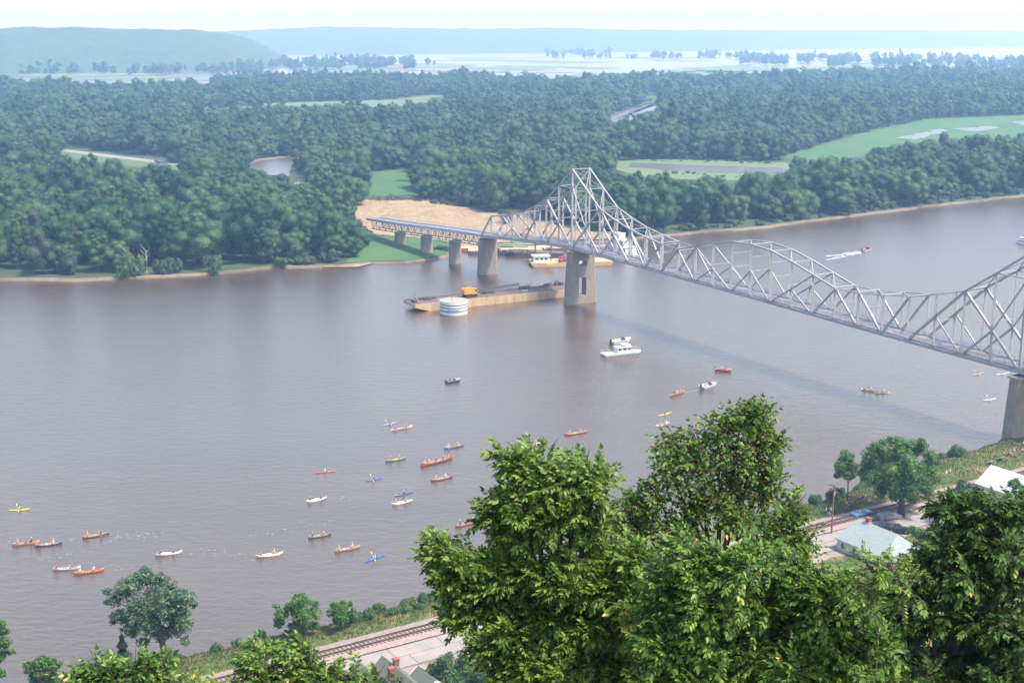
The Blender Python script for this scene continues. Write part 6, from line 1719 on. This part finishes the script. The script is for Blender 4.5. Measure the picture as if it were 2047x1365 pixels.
def leafy_tree(name, label, depth, lobes, per_px2, leaf_len, stalk, m, lm, seed, pairs=5, ang=1.0, wind=(-.45, 0, .1), parts=250, yellow=8, bark='bark', core=.5, flat=1.0, tr=.14):
    rg = np.random.default_rng(seed)
    C, R, HUB, H_I = [], [], [], []
    for px, py, r in lobes:
        r = max(7.0, r * .86 - 3.0); py = py + 20
        rr = r * depth / FOC; cen = PD(px, py, depth + rg.uniform(-.5, .5) * rr); HUB.append(cen)
        airy = r < 42
        for _ in range(max(5, int(r / (4.0 if airy else 5.0)))):          # leaf masses of single boughs inside the lobe
            dd = rg.normal(size=3); dd /= np.linalg.norm(dd); dd *= rg.random() ** .36
            C.append(cen + dd * rr * np.array([.95, 1.5, .80]) * (1.18 if airy else 1.0)); R.append(max(.08, rr * rg.uniform(.13, .30) * (.8 if airy else 1.0))); H_I.append(len(HUB) - 1)
    C, R = np.array(C), np.array(R)
    area = sum(r * r for _, _, r in lobes)
    n = int(area * per_px2)
    wt = R ** 2; wt = wt / wt.sum()
    k = rg.choice(len(R), n, p=wt)
    d = rg.normal(size=(n, 3)); d[:, 2] += .35; d[:, 1] -= .25; d = unit(d)
    Re = R
    fr_ = np.where(rg.random(n) < .10, rg.uniform(1.15, 2.1, n), 1.08 - .55 * rg.random(n) ** 1.3)
    pos = C[k] + d * (Re[k] * fr_)[:, None] * np.array([1.25, 1.25, .62])
    X = unit(d * .75 + np.array(wind) + rg.normal(size=(n, 3)) * .30)
    Zt = unit(d * .35 + np.array([0, -.15, 1.0]) * flat + rg.normal(size=(n, 3)) * .25)
    Y = unit(np.cross(Zt, X)); Z = np.cross(X, Y)
    FR = np.stack([X, Y, Z], 2)                                  # columns = local axes
    S = stalk * rg.uniform(.7, 1.25, n)
    base = Vector((C[:, 0].mean(), C[:, 1].mean(), 0)); base.z = ground_z(base.x, base.y, False)
    temps = [spray_template(pairs, ang, rg) for _ in range(5)]
    ti = rg.integers(0, 5, n)
    LP, LF, LS = [], [], []
    for t in range(5):
        off, fr, ls = temps[t]; sel = ti == t
        LP.append((pos[sel][:, None] + np.einsum('sij,kj->ski', FR[sel], off) * S[sel][:, None, None]).reshape(-1, 3))
        LF.append(np.einsum('sij,kjl->skil', FR[sel], fr).reshape(-1, 3, 3))
        LS.append((leaf_len * rg.uniform(.62, 1.18, (sel.sum(), 1)) * ls[None]).reshape(-1))
    LP, LF, LS = np.concatenate(LP), np.concatenate(LF), np.concatenate(LS)
    e = empty(name, base); T(e, label, 'tree')
    px_, py_, dp = proj(LP)
    seen = (px_ > 2) & (px_ < 2045) & (py_ > 2) & (py_ < 1363)
    # leaves nearest the viewer are pieces of their own
    facing = np.abs(np.einsum('ni,ni->n', LF[:, :, 2], unit(np.array([0, 0, CAM_H]) - LP)))
    score = np.where(seen, dp - facing * .9, 1e9)
    own = np.argsort(score)[:parts]
    mask = np.ones(len(LP), bool); mask[own] = False
    B = np.array(base)
    for j, i in enumerate(own):
        o = link('leaf', leaf_y if j < yellow else lm, e)
        M4 = np.eye(4); M4[:3, :3] = LF[i] * LS[i]; M4[:3, 3] = LP[i] - B
        o.matrix_basis = Matrix(M4.tolist())
    V = (LP[mask][:, None] + np.einsum('nij,kj->nki', LF[mask], LEAF) * LS[mask][:, None, None] - B).reshape(-1, 3)
    nl = int(mask.sum()); F = (LEAF_F[None] + (np.arange(nl) * 6)[:, None, None]).reshape(-1, 4)
    o = link('foliage', mesh_np('foliage', V, F, m), e); T(o, kind='stuff')
    # limbs: trunk, boughs to each mass, stalks
    tb = MB(); top = Vector(C[:, :].mean(0) - B) * 1.0
    tp_ = [Vector((0, 0, -.5)), Vector((0, 0, top.z * .5)), Vector((top.x, top.y, top.z * .92))]
    tb.tube(tp_, [tr * 1.3, tr, tr * .6], 8)
    for c in HUB:
        q = Vector(c - B); s0 = tp_[1].lerp(tp_[2], rg.uniform(.3, 1)); md = s0.lerp(q, .55) - Vector((0, 0, .15))
        tb.tube([s0, md, q, q + (q - s0).normalized() * .3], [min(.06, tr * .45), min(.04, tr * .35), min(.02, tr * .25), .004], 5, cap=False)
    tb.build('trunk', M[bark], e, True)
    st = MB()
    for c, hi in zip(C, H_I):
        a_, b_ = Vector(HUB[hi] - B), Vector(c - B); st.tube([a_, a_.lerp(b_, .5) + Vector((0, 0, .04)), b_], [.02, .014, .008], 4, cap=False)
    for i in rg.choice(n, min(n, 900), replace=False):
        a_ = Vector(C[k[i]] - B); b_ = Vector(pos[i] - B)
        st.tube([a_.lerp(b_, .25), b_, b_ + Vector(X[i]) * S[i] * .9 - Vector((0, 0, .2 * S[i]))], [.014, .009, .004], 3, cap=False)
    st.build('twigs', M[bark], e)
    return n * (2 * pairs + 1)

nlv = 0
nlv += leafy_tree('leafy_tree', 'broad leafy tree with feathery leaflets, left of the tall one', 20.0,
    [(1035, 905, 26), (1075, 930, 45), (1170, 915, 30), (1130, 950, 40), (1190, 955, 42), (1050, 985, 48), (1010, 1005, 26), (1120, 1015, 62), (1200, 1030, 36), (1060, 1050, 26), (1030, 1052, 18),
     (895, 1085, 24), (930, 1120, 42), (985, 1120, 45), (960, 1165, 50), (1040, 1150, 62), (1120, 1120, 60), (935, 1195, 36), (1000, 1215, 55), (1090, 1220, 75), (1190, 1130, 70), (1250, 1100, 55), (1180, 1230, 75), (1000, 1275, 50), (1060, 1310, 65), (1150, 1320, 75), (1270, 1190, 70), (1250, 1300, 75), (1030, 1350, 45)],
    .074, .108, .27, M['leaf_fg2'], leaf_me2, 61, pairs=5, yellow=16)
nlv += leafy_tree('tall_leafy_tree', 'tall round-leaved tree reaching highest in front of the river', 24.0,
    [(1525, 808, 20), (1480, 822, 26), (1510, 845, 32), (1440, 845, 30), (1395, 865, 30), (1550, 870, 28), (1350, 880, 26), (1470, 880, 45), (1400, 905, 42), (1540, 915, 36), (1345, 930, 34), (1460, 945, 50), (1385, 975, 45), (1530, 970, 42), (1320, 975, 26), (1590, 990, 26), (1590, 1040, 34), (1460, 1020, 55), (1370, 1040, 45), (1540, 1050, 52), (1262, 990, 26), (1245, 1030, 32), (1290, 1050, 38), (1300, 1000, 24), (1600, 1090, 36)],
    .074, .105, .24, M['leaf_fg'], leaf_me, 62, pairs=3, ang=.9, wind=(-.2, 0, .2), yellow=4, bark='bark_red', tr=.06)
nlv += leafy_tree('leafy_tree', 'shaded leafy tree under the tall one at the bottom edge', 18.0,
    [(1390, 1110, 60), (1480, 1110, 62), (1570, 1130, 60), (1340, 1170, 60), (1440, 1190, 75), (1540, 1210, 75), (1630, 1150, 42), (1640, 1215, 55), (1700, 1190, 42), (1350, 1260, 70), (1460, 1290, 85), (1570, 1300, 85), (1660, 1290, 65), (1720, 1260, 50), (1740, 1320, 60), (1370, 1345, 70)],
    .062, .104, .26, M['leaf_fg'], leaf_me, 63, pairs=5, yellow=6)
nlv += leafy_tree('leafy_tree', 'dark leafy tree with fern-like sprays at the lower right corner', 22.0,
    [(1960, 1005, 34), (1900, 1010, 24), (2020, 1010, 34), (1940, 1060, 45), (2000, 1070, 52), (1880, 1080, 36), (1850, 1130, 42), (1920, 1140, 60), (2010, 1150, 65), (1800, 1165, 38), (1860, 1210, 60), (1960, 1230, 75), (2030, 1260, 60), (1790, 1240, 50), (1850, 1300, 75), (1960, 1320, 80), (1780, 1330, 55), (1755, 1170, 22), (2040, 1340, 50)],
    .064, .106, .28, M['leaf_dark'], leaf_me, 64, pairs=6, yellow=5)
nlv += leafy_tree('sapling', 'bright green sapling at the bottom edge below the tall maple', 17.0,
    [(175, 1345, 24), (215, 1335, 26), (250, 1350, 28), (290, 1330, 22), (322, 1312, 16), (300, 1356, 26), (335, 1350, 16), (200, 1318, 12), (270, 1318, 12)],
    .075, .098, .24, M['leaf_fg'], leaf_me, 65, pairs=4, yellow=3, parts=90, tr=.03)
nlv += leafy_tree('sapling', 'bushy green sapling at the bottom edge in front of the railway', 19.0,
    [(525, 1300, 18), (545, 1330, 30), (600, 1290, 16), (615, 1315, 24), (590, 1345, 36), (640, 1345, 30), (685, 1335, 18), (670, 1355, 26), (505, 1350, 26), (560, 1358, 30), (720, 1358, 18)],
    .072, .100, .24, M['leaf_fg'], leaf_me, 66, pairs=4, yellow=3, parts=90, tr=.03)
nlv += leafy_tree('sapling', 'thin sapling tip with yellow leaves before the chimneyed house', 21.0,
    [(748, 1338, 8), (755, 1355, 14), (800, 1362, 14), (735, 1362, 14), (370, 1355, 14), (395, 1362, 14), (430, 1358, 10)],
    .11, .10, .18, M['leaf_fg2'], leaf_me2, 67, pairs=3, yellow=10, parts=50, tr=.02)
nlv += leafy_tree('leafy_tree', 'pair of arching leaf fronds before the pale green roof', 17.0,
    [(1742, 1120, 12), (1750, 1150, 22), (1775, 1112, 12), (1790, 1140, 18), (1810, 1160, 22), (1720, 1165, 22)],
    .035, .085, .34, M['leaf_fg2'], leaf_me2, 68, pairs=8, yellow=0, parts=60, tr=.006)
print('leaflets', nlv)

# ------------------------------------------------------------------ hazy summer air
mb = MB(); mb.box((0, 6500, 64), (27600, 13400 + 200, 134))
hz = bpy.data.materials.new('summer_haze'); hz.use_nodes = True
nt = hz.node_tree; nt.nodes.remove(nt.nodes['Principled BSDF'])
pv = nt.nodes.new('ShaderNodeVolumePrincipled')
pv.inputs['Color'].default_value = (0.36, 0.61, 1.0, 1)
pv.inputs['Absorption Color'].default_value = (1, 1, 1, 1)
pv.inputs['Density'].default_value = 0.00019
pv.inputs['Anisotropy'].default_value = 0.15
nt.links.new(pv.outputs[0], nt.nodes['Material Output'].inputs['Volume'])
T(mb.build('haze', hz), 'pale summer haze over the valley', kind='stuff')
